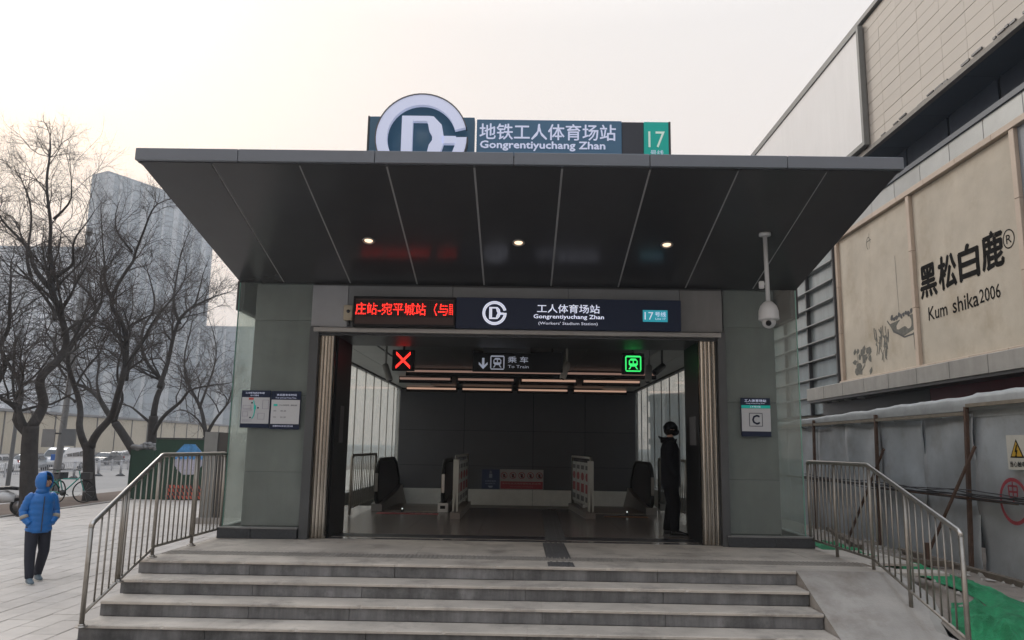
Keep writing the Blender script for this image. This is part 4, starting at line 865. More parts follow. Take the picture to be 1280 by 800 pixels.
# green debris netting
M_net = mat('green debris netting', (.02, .23, .095), .8, var=.5, scale=4, bump=.9, bscale=70)
def netting(corners, label, seed, rise, amp=.08):
    A, Bc, Cc, D = [Vector(c) for c in corners]; n1, n2 = 170, 90; vs = []
    for i in range(n1 + 1):
        for k in range(n2 + 1):
            u, v = i / n1, k / n2; p = A.lerp(D, u).lerp(Bc.lerp(Cc, u), v)
            e_ = min(u, 1 - u, v, 1 - v); wob = .25 * mnoise.noise(Vector((u * 5, v * 3, seed)))
            x, y = p.x + wob * .5, p.y + wob
            f = (1 - abs(mnoise.noise(Vector((x * 1.6 + y * 1.2, y * 3.0 - x * 2.0, seed)))) * 2.2) * amp + (1 - abs(mnoise.noise(Vector((x * 5 + y * 3, y * 8 - x * 5, seed)))) * 2) * amp * .4 + mnoise.noise(Vector((x * 18, y * 18, seed))) * amp * .12; f = max(f, -.01)
            z = gz_right(x, y) + .02 + .035 * min(1, e_ * 8) + (f + rise * math.sin(math.pi * v)) * min(1, e_ * 8)
            vs.append((x, y, z))
    b = B().add(vs, [(i * (n2 + 1) + k, (i + 1) * (n2 + 1) + k, (i + 1) * (n2 + 1) + k + 1, i * (n2 + 1) + k + 1) for i in range(n1) for k in range(n2)], True)
    return solo('debris_net', b, M_net, label, 'netting', 'green debris nets on the ground', loc=tuple(A))
netting([(4.42, 10.9, 0), (4.5, 12.7, 0), (6.15, 9.8, 0), (5.4, 8.35, 0)], 'long green debris net trailing from the railing to the right edge', 3, .03, .055)
netting([(4.4, 8.2, 0), (4.7, 8.75, 0), (6.3, 7.6, 0), (5.0, 6.4, 0)], 'lower green debris net heaped at the bottom right corner', 9, .04, .075)
# timber and rubble
M_wood = mat('dirty plank', (.14, .115, .09), .9, var=.3, scale=7)
for k, (p, q_, l) in enumerate((((6.75, 10.6), (6.8, 14.3), 'long dark timber lying along the foot of the hoarding'), ((5.9, 12.9), (6.75, 12.45), 'short plank sticking out from the hoarding foot'), ((6.2, 14.6), (6.9, 17.8), 'grey plank lying far along the hoarding foot'))):
    P, Q = Vector((*p, 0)), Vector((*q_, 0)); d = (Q - P).normalized(); nn_ = Vector((d.y, -d.x, 0)); z = gz_right(*p) + .02
    solo('timber', B().prism([(0, 0), ((Q - P).length, .0), ((Q - P).length, .09), (0, .09)], (P.x, P.y, z), d, (0, 0, 1), nn_ * .1), M_wood, l, 'plank', 'timbers by the hoarding', .006, loc=(P.x, P.y, z))
b = B()
for k in range(520):
    y = rng.uniform(7.5, 19); x = rng.uniform(4.5, 6.95); x = x if rng.random() < .5 else 6.95 - abs(rng.gauss(0, .3)); r_ = rng.choice((.012, .02, .03, .05)) * rng.uniform(.6, 1.3)
    z = gz_right(x, y) + r_ * .3; a = rng.uniform(0, 3); c, s_ = math.cos(a) * r_, math.sin(a) * r_
    b.add([(x + c, y + s_, z), (x - s_, y + c, z), (x - c, y - s_ * .7, z), (x + s_, y - c, z), (x + c * .5, y + s_ * .3, z + r_), (x - c * .5, y, z + r_ * .8)], [(0, 1, 4), (1, 2, 5), (1, 5, 4), (2, 3, 5), (3, 0, 4), (3, 4, 5), (0, 3, 2, 1)])
o = link('rubble', b.mesh('rubble', mat('pale rubble', (.33, .31, .28), .9, var=.3, scale=9))); stuff(o); o['label'] = 'small pale rubble scattered on the dirt by the hoarding'; o['category'] = 'rubble'
b = B()
for k in range(60):
    y = rng.uniform(9, 16); x = rng.uniform(4.6, 6.9); z = gz_right(x, y) + .03; a = rng.uniform(0, 3); r_ = rng.uniform(.04, .11)
    b.add([(x + r_ * math.cos(a + j * 1.57), y + r_ * .6 * math.sin(a + j * 1.57), z + rng.uniform(0, .03)) for j in range(4)], [(0, 1, 2, 3)])
o = link('litter', b.mesh('litter', mat('paper scraps', (.5, .48, .45), .9))); stuff(o); o['label'] = 'scraps of pale litter on the dirt behind the right railing'; o['category'] = 'litter'
# ================================================================ MALL BUILDING ON THE RIGHT (wall plane X = 9)
ml = thing('mall_building', 'large shopping building on the right with tiled upper wall and framed billboards', 'building', (9, 14, 0))
M_tile = mat('beige wall panel', (.53, .49, .435), .6, var=.04, scale=1.5, rnd=.03)
M_tj = mat('wall joint', (.22, .2, .18), .8)
M_sal = mat('salmon frame stone', (.47, .385, .31), .55, var=.1, rnd=.08)
M_strip = mat('grey green cladding', (.33, .35, .355), .35, metal=.25, var=.1, rnd=.07)
M_rec = mat('blue dark soffit', (.05, .068, .095), .45, var=.1, rnd=.06)
Y0, Y1 = 3.5, 30
part('upper_wall', B().box(9.02, 14, Y0, Y1, 9.62, 13.2), M_tj, ml)
rows = 12; zz = [9.72 + i * (13.16 - 9.72) / rows for i in range(rows + 1)]
y = Y0; cols = []
tmx = (13.16 - 9.72) / rows
tmesh = B().box(-.03, .0, -.4475, .4475, 0, tmx - .006).mesh('wall_panel', M_tile, (0, 0, 0), .004)
for c in range(18):
    for r_ in range(rows): link('wall_panel', tmesh, ml, (.02 + rng.uniform(-.003, .003), 9.2 + c * .9 + .45 - 14, zz[r_] + .006))
part('wall_panel', B().box(8.99, 9.02, Y0, 9.19, 9.72, 13.16), M_tile, ml); part('wall_panel', B().box(8.99, 9.02, 25.41, Y1, 9.72, 13.16), M_tile, ml)
part('roof_coping', B().box(8.9, 9.3, Y0, Y1, 13.2, 13.32), mat('coping metal', (.16, .16, .155), .5), ml)
part('wall_foot_trim', B().box(8.93, 9.05, Y0, Y1, 9.6, 9.71), mat('foot trim', (.2, .185, .165), .6, var=.25, scale=5), ml)
# ragged broken edge along the foot of the tiles
b = B(); y = Y0
while y < 25:
    l_ = rng.uniform(.1, .45); z = 9.72 + rng.uniform(0, .07)
    if rng.random() < .65: b.box(8.955, 8.985, y, y + l_ * .8, z, z + rng.uniform(.02, .05))
    y += l_
stuff(part('broken_flashing', b, M_dk, ml))
# blank white board
bb = thing('blank_billboard', 'large blank white billboard with dark frame high on the tiled wall', 'billboard', (8.9, 19, 9.9))
part('face', B().box(8.86, 8.95, 19.1, 29.4, 9.9, 13.02), mat('blank white board', (.78, .78, .78), .55, var=.03, scale=.5, streak=.03), bb)
M_bf = mat('billboard frame', (.17, .175, .17), .5)
part('frame_side', B().box(8.82, 8.96, 18.97, 19.09, 9.78, 13.1), M_bf, bb); part('frame_side', B().box(8.82, 8.96, 29.41, 29.5, 9.78, 13.1), M_bf, bb)
part('frame_bottom', B().box(8.82, 8.96, 19.095, 29.405, 9.78, 9.89), M_bf, bb); part('frame_top', B().box(8.82, 8.96, 19.095, 29.405, 13.03, 13.1), M_bf, bb)
# recessed dark band
for k in range(14):
    part('soffit_panel', B().box(9.06, 10.9, Y0 + k * 1.9 + .01, Y0 + k * 1.9 + 1.89, 9.6, 9.63), M_rec, ml)
    part('recess_window', B().box(9.75, 9.79, Y0 + k * 1.9 + .05, Y0 + k * 1.9 + 1.85, 8.5, 9.58), mat('dark window', (.04, .052, .075), .2, rnd=.2), ml)
part('recess_back', B().box(10.66, 14, Y0, Y1, 8.3, 9.6), M_rec, ml)
part('ledge', B().box(8.93, 10.66, Y0, Y1, 8.40, 8.51), M_rec, ml)
# thin cladding strip above the billboards
for k in range(22):
    y = Y0 + k * 1.2; part('cladding_panel', B().box(8.97, 9.0, y + .008, y + 1.192, 7.93, 8.395), M_strip, ml, .004)
part('cladding_core', B().box(9.002, 14, Y0, Y1, -.5, 8.395), M_tj, ml)
# stone frame round the billboards
def run(y0, y1, z0, z1, vertical=False, x=8.86):
    L_ = (z1 - z0) if vertical else (y1 - y0); n = max(1, round(L_ / 1.25))
    for k in range(n):
        a, c = k / n, (k + 1) / n
        if vertical: part('frame_stone', B().box(x, 8.998, y0, y1, lerp(z0, z1, a) + .003, lerp(z0, z1, c) - .003), M_sal, ml, .006)
        else: part('frame_stone', B().box(x, 8.998, lerp(y0, y1, a) + .003, lerp(y0, y1, c) - .003, z0, z1), M_sal, ml, .006)
run(4.0, 21.35, 7.80, 7.925); run(4.0, 21.35, 3.72, 3.85, x=8.84)
for y in (21.2, 17.12, 13.3, 9.4): run(y, y + .14, 3.853, 7.797, True, 8.88)
# billboards: slack cloth
M_bc = mat('aged beige banner', (.48, .435, .36), .8, var=.14, scale=.9, bump=.35, bscale=3, dirt=(.33, .275, .2), dirtamt=.75, dscale=.7)
M_ink = mat('dark print', (.014, .013, .012), .9, var=.2, spec=.05)
M_ink2 = mat('faded print', (.13, .13, .115), .9, var=.3, scale=8)
def cloth_x(ya, yb, seed, y, z):
    u, v = (y - ya) / (yb - ya), (z - 3.86) / 3.93; e_ = min(1, min(u, 1 - u, v, 1 - v) * 10)
    return 8.965 - e_ * (.014 + .014 * mnoise.noise(Vector((u * 4, v * 4, seed))) + .007 * mnoise.noise(Vector((u * 12, v * 12, seed))))
def banner(ya, yb, label, seed):
    t = thing('billboard', label, 'billboard', (8.95, ya, 3.86), 'framed cloth billboards'); n1, n2 = 60, 60; vs = []
    for i in range(n1 + 1):
        for k in range(n2 + 1):
            u, v = i / n1, k / n2; e_ = min(1, min(u, 1 - u, v, 1 - v) * 10)
            vs.append((8.965 - e_ * (.014 + .014 * mnoise.noise(Vector((u * 4, v * 4, seed))) + .007 * mnoise.noise(Vector((u * 12, v * 12, seed)))), lerp(ya, yb, u), lerp(3.86, 7.79, v)))
    part('cloth', B().add(vs, [(i * (n2 + 1) + k, (i + 1) * (n2 + 1) + k, (i + 1) * (n2 + 1) + k + 1, i * (n2 + 1) + k + 1) for i in range(n1) for k in range(n2)], True), M_bc, t); return t
b1 = banner(17.27, 21.19, 'beige billboard with faded sketch of a boat, leaves and flowers', 1)
b2 = banner(13.45, 17.11, 'beige billboard with black Chinese name and Kum shika 2006 print', 5)
part('cloth_edge', B().box(8.95, 8.97, 9.55, 13.29, 3.86, 7.79), mat('faded grey panel', (.2, .22, .25), .5), thing('side_billboard', 'dark grey billboard cut by the right edge of the picture', 'billboard', (8.95, 11.4, 3.86)))
XT = 8.90
b = B(); 
def mt(b, s, ya, yb, z0, z1, bold=0., x=XT): return text(b, s, (x, ya, z0), (0, yb - ya, 0), (0, 0, z1 - z0), bold=bold)
chs = '黑松白鹿'
for k, c in enumerate(chs):
    ya = 16.98 - k * .78; mt(b, c, ya, ya - .66, 5.33 + .03 * k, 6.03 + .03 * k, .03)
part('lettering', b, M_ink, b2)
b = B(); mt(b, 'Kum', 16.72, 15.98, 4.80, 5.09, .012); mt(b, 'shika', 15.76, 14.86, 4.80, 5.11, .012); mt(b, '2006', 14.82, 14.16, 4.83, 5.10, .008); part('lettering', b, M_ink, b2)
b = B(); mt(b, 'R', 13.87, 13.72, 5.77, 5.93, .01); flatstroke(b, ring_pts(13.8, 5.85, .155, .17, XT), .012); part('registered_mark', b, M_ink, b2)
# sketches on the left billboard
b = B()
def blob(cy, cz, ry, rz, n=9, rough=.2, x=XT):
    pts = []
    for k in range(n): a = 2 * math.pi * k / n; q = 1 + rng.uniform(-rough, rough); pts.append((x, cy - ry * math.cos(a) * q, cz + rz * math.sin(a) * q))
    b.add(pts, [tuple(range(n))])
# bowl shaped boat
b.add([(XT, 18.5, 5.0), (XT, 17.36, 5.08), (XT, 17.36, 4.72), (XT, 17.9, 4.62), (XT, 18.35, 4.78)], [(0, 1, 2, 3, 4)])
part('boat_sketch', b, M_ink2, b1)
b = B()
for k in range(9): y = 18.35 - k * .11; blob(y, 5.08 + .08 * rng.random(), .07, .06, 7, .4)
flatstroke(b, [(XT - .002, 18.6, 5.1), (XT - .002, 18.3, 4.8), (XT - .002, 17.85, 4.6), (XT - .002, 17.36, 4.62)], .02); flatstroke(b, [(XT, 18.0, 5.2), (XT, 18.05, 6.6)], .007); flatstroke(b, [(XT, 17.42, 4.65), (XT, 17.40, 4.25)], .018)
part('boat_lines', b, M_dk, b1)
b = B()
for k in range(26):
    y = 18.95 + rng.uniform(-.42, .42); z = 4.45 + rng.uniform(-.35, .38); flatstroke(b, [(XT, y, z), (XT, y - .03 + rng.uniform(-.06, .06), z + rng.uniform(.12, .25)), (XT, y + rng.uniform(-.05, .05), z + .3)], rng.uniform(.012, .028))
part('leaf_sketch', b, M_ink2, b1)
b = B()
for k in range(20): blob(20.1 + rng.uniform(-.5, .45), 4.2 + rng.uniform(-.22, .38), .1, .09, 6, .45)
for k in range(6): flatstroke(b, [(XT - .001, 20.3, 3.95), (XT - .001, 20.1 + rng.uniform(-.5, .5), 4.3 + rng.uniform(-.2, .3))], .012)
part('flower_sketch', b, M_ink2, b1)
b = B(); flatstroke(b, ring_pts(19.35, 7.25, .1, .16, XT, 20, 6), .012); flatstroke(b, [(XT, 19.45, 7.3), (XT, 19.2, 7.32)], .012); flatstroke(b, [(XT, 19.3, 7.5), (XT, 19.32, 7.1)], .01); part('small_mark', b, M_ink2, b1)
for t_, ya, yb, sd_ in ((b1, 17.27, 21.19, 1), (b2, 13.45, 17.11, 5)):      # the print follows the slack cloth
    for ch in t_.children:
        if ch.name.startswith('cloth'): continue
        for v in ch.data.vertices:
            w_ = v.co + wl(ch); lift = max(0, XT - w_.x); v.co.x += cloth_x(ya, yb, sd_, w_.y, w_.z) - .004 - lift * .3 - w_.x
# louvred glass wall left of the billboards
M_lv = mat('blue grey glazing', (.23, .27, .28), .2, metal=.2, var=.15, scale=.8, streak=.12, rnd=.08)
for j in range(4):
    ya = 21.4 + j * 2.1
    for k in range(9):
        z0 = 3.0 + k * .54; part('glazing_panel', B().box(8.93, 8.96, ya + .01, ya + 2.09, z0 + .03, z0 + .51), M_lv, ml)
        part('louvre_fin', B().box(8.78, 8.96, ya, ya + 2.1, z0 + .512, z0 + .545), mat('fin metal', (.24, .25, .25), .4, metal=.3), ml)
    part('mullion', B().box(8.82, 8.99, ya - .04, ya + .04 - .001, 3.0, 7.9), M_dk, ml)
# ledge and shop front below
for k in range(12):
    y = 7.5 + k * 1.25; part('canopy_stone', B().box(8.35, 8.99, y + .004, y + 1.246, 3.36, 3.71), mat('canopy stone', (.3, .29, .27), .6, var=.15, rnd=.07, streak=.1), ml, .01)
part('canopy_soffit', B().box(8.37, 8.99, Y0, 22.5, 3.3, 3.355), M_dk, ml)
for k in range(4): part('soffit_lamp', B().cyl((8.6, 21.9 - k * .8, 3.3), (8.6, 21.9 - k * .8, 3.27), .09, 14), mat('lamp white', (.6, .6, .58), .4), ml)
part('shop_fascia', B().box(8.8, 8.99, 10, 16.6, 2.95, 3.295), mat('dark red fascia', (.16, .02, .035), .4), ml); part('shop_front', B().box(8.9, 8.998, Y0, Y1, .0, 2.94), mat('dark shop glass', (.03, .035, .04), .15), ml)
part('shop_fascia', B().box(8.8, 8.99, 16.62, 22.5, 2.95, 3.295), M_dk, ml)
# ================================================================ LEFT: CABINETS AND BLOCK
M_cabg = mat('dark green enclosure', (.012, .05, .03), .55, var=.15, streak=.1)
gc = thing('green_enclosure', 'dark green enclosure with an octagonal sky and city poster and orange mesh panel', 'enclosure', (-11.5, 26, 0))
part('panel', B().box(-12.14, -10.25, 26.0, 26.06, .0, 1.98), M_cabg, gc, .01); part('low_panel', B().box(-12.92, -12.145, 26.0, 26.06, .0, 1.62), M_cabg, gc, .01)
part('side_panel', B().box(-12.96, -12.925, 26.0, 29.5, 0, 1.62), M_cabg, gc); part('side_panel', B().box(-10.3, -10.25, 26.065, 29.5, 0, 1.98), M_cabg, gc)
part('cap_rail', B().box(-12.16, -10.22, 25.97, 26.09, 1.982, 2.03), M_dk, gc)
def octa(w_, h_): c = .3; return [(-w_ + w_ * 2 * c, -h_), (w_ - w_ * 2 * c, -h_), (w_, -h_ + h_ * 2 * c), (w_, h_ - h_ * 2 * c), (w_ - w_ * 2 * c, h_), (-w_ + w_ * 2 * c, h_), (-w_, h_ - h_ * 2 * c), (-w_, -h_ + h_ * 2 * c)]
po = part('poster', B().prism(octa(.46, .5), (-10.98, 25.99, 1.33), (1, 0, 0), (0, 0, 1), (0, -.02, 0)), mat('poster pale', (.42, .42, .5), .6, var=.3, scale=9), gc)
part('sky_print', B().prism([(-.46, .0), (.46, .0), (.46, .2), (.18, .5), (-.18, .5), (-.46, .2)], (-10.98, 25.968, 1.33), (1, 0, 0), (0, 0, 1), (0, -.003, 0)), mat('poster sky', (.07, .26, .55), .6, var=.5, scale=6), po)
b = B()
for k in range(9): x = -11.36 + k * .085; b.box(x, x + .06, 25.96, 25.964, 1.0, 1.1 + rng.uniform(.05, .3))
part('city_print', b, mat('poster towers', (.5, .48, .58), .6, var=.25, scale=20), po)
M_or = mat('orange mesh', (.5, .1, .06), .6)
part('mesh_back', B().box(-11.68, -10.33, 25.985, 25.998, .03, .5), M_dk, gc)
b = B()
for r_ in range(4):
    for k in range(10):
        x = -11.66 + k * .134 + (.03 * r_); z = .04 + r_ * .115
        if x + .1 < -10.33: b.prism([(0, .1), (.06, .1), (.1, 0), (.04, 0)], (x, 25.975, z), (1, 0, 0), (0, 0, 1), (0, -.004, 0))
part('orange_blocks', b, M_or, gc)
b = B()
for k in range(50):
    x, y = rng.uniform(-12.9, -12.15), rng.uniform(26.0, 26.8); r_ = rng.uniform(.05, .15); b.ball((x, y, 1.62 + rng.uniform(0, .22) * (1 - abs(x + 12.45))), r_, r_, r_ * .6, 6, 4)
solo('tarpaulin_heap', b, mat('crumpled grey tarp', (.2, .2, .2), .8, var=.4, scale=8), 'crumpled grey tarpaulin heap on the low end of the green enclosure', 'tarpaulin', loc=(-12.5, 26.2, 1.6))
cb = thing('vent_block', 'grey concrete block with dark side beside the glass corner', 'block', (-7.3, 18.8, 0))
part('pale_post', B().box(-7.6, -7.28, 18.8, 19.2, .0, 2.16), mat('grey render', (.2, .2, .19), .8, var=.15), cb); part('dark_panel', B().box(-7.278, -5.2, 18.83, 21.0, .0, 2.15), mat('dark brown panel', (.055, .05, .045), .6), cb); part('foot', B().box(-7.66, -5.1, 18.7, 21.1, 0, .14), M_kerb, cb)
# ================================================================ TREES
TREES = {
 'A': [
  ([(-12.35, 19.9, -0.0), (-12.45, 19.9, 0.89), (-12.53, 19.9, 1.69), (-12.55, 19.9, 2.24)], 0.27),
  ([(-12.56, 19.9, 1.99), (-13.0, 20.15, 2.42), (-13.38, 20.4, 3.14), (-13.85, 20.65, 3.91), (-14.28, 20.9, 4.59)], 0.15),
  ([(-12.64, 19.9, 2.09), (-12.92, 19.6, 2.65), (-13.05, 19.3, 2.99), (-13.31, 19.0, 3.45)], 0.14),
  ([(-12.55, 19.9, 2.2), (-12.45, 19.98, 2.86), (-12.41, 20.06, 3.43), (-12.25, 20.14, 3.95), (-12.22, 20.22, 4.64), (-12.36, 20.3, 5.48), (-12.72, 20.38, 6.15), (-13.1, 20.46, 7.08), (-13.0, 20.54, 7.95), (-13.32, 20.62, 9.3), (-13.63, 20.7, 10.4)], 0.17),
  ([(-12.49, 19.9, 5.88), (-13.24, 20.2, 6.63), (-13.91, 20.5, 7.33), (-14.49, 20.8, 7.94), (-15.18, 21.1, 8.9)], 0.09),
  ([(-12.42, 19.9, 6.05), (-12.01, 19.7, 6.49), (-11.68, 19.5, 6.77), (-11.38, 19.3, 7.25), (-11.19, 19.1, 7.84)], 0.07),
  ([(-12.22, 19.9, 5.02), (-12.35, 19.7, 5.3), (-12.72, 19.5, 6.0), (-12.96, 19.3, 6.38)], 0.08),
  ([(-12.6, 19.9, 7.76), (-12.16, 19.7, 8.35), (-11.89, 19.5, 8.95)], 0.05),
  ([(-12.03, 19.9, 4.6), (-11.75, 20.2, 4.97), (-11.58, 20.5, 5.46), (-11.61, 20.8, 6.3)], 0.06),
  ([(-13.02, 19.9, 6.19), (-13.46, 20.1, 7.23), (-13.62, 20.3, 8.42), (-13.97, 20.5, 9.29)], 0.06),
 ],
 'B': [
  ([(-13.84, 25.4, -0.08), (-13.95, 25.4, 0.76), (-14.02, 25.4, 1.4), (-14.09, 25.4, 1.83)], 0.24),
  ([(-14.12, 25.4, 1.65), (-14.51, 25.6, 2.43), (-14.89, 25.8, 3.17), (-15.25, 26.0, 4.24), (-15.33, 26.2, 5.17), (-15.0, 26.4, 6.21), (-15.25, 26.6, 7.02), (-15.85, 26.8, 7.58), (-16.27, 27.0, 8.47)], 0.15),
  ([(-13.97, 25.4, 1.71), (-13.64, 25.25, 2.36), (-13.25, 25.1, 2.93), (-12.82, 24.95, 3.83), (-12.84, 24.8, 4.5), (-13.03, 24.65, 5.65), (-13.18, 24.5, 6.31), (-12.77, 24.35, 7.48), (-12.64, 24.2, 7.96), (-12.07, 24.05, 8.83), (-11.75, 23.9, 9.49)], 0.16),
  ([(-13.05, 25.4, 3.87), (-13.04, 25.7, 5.0), (-12.78, 26.0, 5.57), (-12.38, 26.3, 6.35), (-12.14, 26.6, 7.27), (-12.07, 26.9, 8.21)], 0.10),
  ([(-13.66, 25.4, 6.47), (-14.23, 25.6, 7.31), (-14.6, 25.8, 8.48), (-14.69, 26.0, 9.69)], 0.08),
  ([(-13.26, 25.4, 8.25), (-13.64, 25.2, 8.9), (-13.64, 25.0, 9.96)], 0.06),
  ([(-14.43, 25.4, 6.05), (-14.23, 25.6, 6.75), (-14.32, 25.8, 7.63), (-14.32, 26.0, 8.82)], 0.06),
  ([(-14.66, 25.4, 3.15), (-15.18, 25.6, 3.42), (-15.85, 25.8, 4.02)], 0.06),
 ],
 'C': [
  ([(-14.78, 31.0, 0.01), (-15.14, 31.0, 1.15), (-15.78, 31.0, 2.09), (-16.18, 31.0, 2.59)], 0.22),
  ([(-16.18, 31.0, 2.59), (-16.98, 31.3, 3.45), (-17.93, 31.6, 4.01), (-18.74, 31.9, 4.39), (-19.62, 32.2, 5.55), (-20.06, 32.5, 6.62)], 0.15),
  ([(-16.18, 31.0, 2.59), (-15.93, 30.7, 3.5), (-16.02, 30.4, 4.43), (-15.52, 30.1, 5.68), (-15.14, 29.8, 6.6)], 0.10),
  ([(-16.82, 31.0, 3.44), (-17.33, 31.2, 4.48), (-17.41, 31.4, 5.49), (-17.86, 31.6, 6.52)], 0.08),
 ],
 'D': [
  ([(-15.46, 33.0, -0.11), (-15.58, 33.0, 1.11), (-15.6, 33.0, 2.12), (-15.61, 33.0, 2.96)], 0.26),
  ([(-15.6, 33.0, 2.89), (-15.56, 33.2, 4.0), (-15.69, 33.4, 4.5), (-16.4, 33.6, 5.42), (-16.77, 33.8, 6.8), (-16.62, 34.0, 8.0), (-17.0, 34.2, 9.51)], 0.17),
  ([(-15.57, 33.0, 2.12), (-14.97, 32.7, 3.06), (-14.27, 32.4, 3.63), (-13.67, 32.1, 3.99), (-12.83, 31.8, 4.21), (-11.96, 31.5, 4.33)], 0.12),
  ([(-15.48, 33.0, 4.16), (-15.32, 33.1, 5.38), (-14.91, 33.2, 6.98), (-14.35, 33.3, 7.83), (-13.79, 33.4, 8.25), (-12.88, 33.5, 8.47)], 0.14),
  ([(-14.82, 33.0, 6.95), (-15.37, 33.2, 8.23), (-15.34, 33.4, 9.72), (-14.91, 33.6, 11.26)], 0.09),
  ([(-15.65, 33.0, 2.62), (-16.54, 33.3, 3.23), (-17.41, 33.6, 3.47), (-18.35, 33.9, 3.55)], 0.08),
  ([(-14.23, 33.0, 7.78), (-14.19, 33.2, 8.96), (-13.91, 33.4, 9.74)], 0.06),
 ],
 'E': [
  ([(-14.95, 38.0, -0.11), (-15.13, 38.0, 1.22), (-15.29, 38.0, 2.15)], 0.25),
  ([(-15.29, 38.0, 2.15), (-15.88, 38.3, 3.52), (-16.64, 38.6, 4.92), (-17.06, 38.9, 6.41), (-17.08, 39.2, 8.11)], 0.14),
  ([(-15.29, 38.0, 2.15), (-14.7, 37.7, 3.16), (-14.18, 37.4, 3.92), (-13.68, 37.1, 5.07)], 0.12),
  ([(-15.75, 38.0, 3.5), (-15.42, 38.2, 4.75), (-15.38, 38.4, 6.37), (-15.84, 38.6, 8.03)], 0.09),
  ([(-15.38, 38.0, 2.38), (-15.97, 38.2, 3.15), (-16.87, 38.4, 3.46), (-17.74, 38.6, 3.14)], 0.07),
 ],
 'F': [
  ([(-15.47, 22.0, -0.24), (-15.56, 22.0, 0.75), (-15.56, 22.0, 1.64)], 0.28),
  ([(-15.56, 22.0, 1.64), (-15.45, 22.2, 2.55), (-15.38, 22.4, 3.49), (-15.28, 22.6, 4.26), (-14.97, 22.8, 4.19)], 0.15),
  ([(-15.1, 22.0, 3.46), (-15.27, 22.2, 4.64), (-15.25, 22.4, 5.5), (-15.23, 22.6, 6.64), (-15.58, 22.8, 7.43)], 0.11),
  ([(-15.56, 22.0, 1.64), (-15.75, 21.8, 2.98), (-15.71, 21.6, 4.55), (-15.31, 21.4, 6.14), (-14.94, 21.2, 7.51)], 0.13),
 ],
}

M_bark = mat('dark bark', (.034, .03, .028), .9, var=.35, scale=7, bump=.8, bscale=26)
M_twig = mat('dark twigs', (.055, .045, .04), .9, var=.2)
def grow(bl, bt, p, d, L_, r, depth, r_):
    n = 3 if L_ > .5 else 2; pts = [p]; q = p.copy(); dd = d.copy()
    for i in range(n):
        dd = (dd + Vector((r_.gauss(0, .24), r_.gauss(0, .24), r_.gauss(.03, .22)))).normalized(); q = q + dd * (L_ / n); pts.append(q.copy())
    (bl if r > .03 else bt).tube(pts, [r * lerp(1, .55, i / n) for i in range(n + 1)], 7 if r > .06 else (5 if r > .03 else 3), False)
    if depth == 0: return
    k = r_.randint(3, 4) if depth > 1 else r_.randint(3, 5)
    for j in range(k):
        f = r_.uniform(.25, 1); i = min(int(f * n), n - 1); a = pts[i].lerp(pts[i + 1], f * n - i)
        ax = dd.orthogonal().normalized(); ax = Matrix.Rotation(r_.uniform(0, 6.283), 3, dd) @ ax
        nd_ = (dd * math.cos(R(38)) + ax * math.sin(R(r_.uniform(38, 80))) + Vector((0, 0, .04))).normalized()
        grow(bl, bt, a, nd_, L_ * r_.uniform(.5, .74), r * r_.uniform(.42, .56), depth - 1, r_)
    grow(bl, bt, pts[-1], dd, L_ * .68, r * .52, depth - 1, r_)
def tree(key, label, seed, dens=1.0, dp=3):
    r_ = random.Random(seed); limbs = [(p_, q_ * .84) for p_, q_ in TREES[key]]; bl, bt = B(), B(); base = Vector(limbs[0][0][0])
    for li, (pts, r) in enumerate(limbs):
        P = [Vector(p) for p in pts]; n = len(P)
        # smooth the polyline and wobble it in depth
        Q = []
        for i in range(n - 1):
            a, b_, c, d = P[max(i - 1, 0)], P[i], P[i + 1], P[min(i + 2, n - 1)]
            for k in range(4):
                t_ = k / 4; Q.append(.5 * ((2 * b_) + (c - a) * t_ + (2 * a - 5 * b_ + 4 * c - d) * t_ ** 2 + (3 * b_ - a - 3 * c + d) * t_ ** 3))
        Q.append(P[-1]); m = len(Q); ph = r_.uniform(0, 6)
        if li: Q = [q + Vector((0, .25 * math.sin(ph + i * .5) * min(1, i / 4), 0)) for i, q in enumerate(Q)]
        end = .82 if li == 0 else .16
        rad = [r * lerp(1, end, (i / (m - 1)) ** .8) for i in range(m)]
        if li == 0: rad[0] *= 1.35; rad[1] *= 1.12; rad = [q * 1.0 for q in rad]
        bl.tube(Q, rad, 12 if li == 0 else 9, True)
        if li == 0: continue
        L_ = sum((Q[i + 1] - Q[i]).length for i in range(m - 1)); k = int(L_ * 3.0 * dens)
        for j in range(k):
            f = r_.uniform(.22, 1) ** .8; x = f * (m - 1); i = min(int(x), m - 2); a = Q[i].lerp(Q[i + 1], x - i); d = (Q[i + 1] - Q[i]).normalized()
            ax = Matrix.Rotation(r_.uniform(0, 6.283), 3, d) @ d.orthogonal().normalized()
            nd_ = (d * .75 + ax * r_.uniform(.5, 1.1) + Vector((0, 0, .25))).normalized(); rr = min(rad[i] * .5, .05)
            grow(bl, bt, a, nd_, r_.uniform(.8, 1.6) * (1.2 - .65 * f), max(rr, .009), dp, r_)
        grow(bl, bt, Q[-1], (Q[-1] - Q[-2]).normalized(), .45, rad[-1], dp, r_)
    t = thing('bare_tree', label, 'tree', (base.x, base.y, base.z), 'bare street trees'); bl.box(base.x - .1, base.x + .1, base.y - .1, base.y + .1, base.z - .35, base.z)
    part('trunk', bl, M_bark, t); part('crown', bt, M_twig, t)
tree('A', 'tall dark bare tree behind the child, nearest at the left edge', 11, 1.0)
tree('B', 'bare tree forking low beside the parked bicycles', 12, 1.0)
tree('C', 'bare tree leaning left from behind the green enclosure', 13, .8)
tree('D', 'wide bare tree rising above the green enclosure', 14, .85)
tree('E', 'bare tree farthest right beside the glass corner', 15, .8)
tree('F', 'bare tree whose branches reach in from the left edge', 16, 1.0)
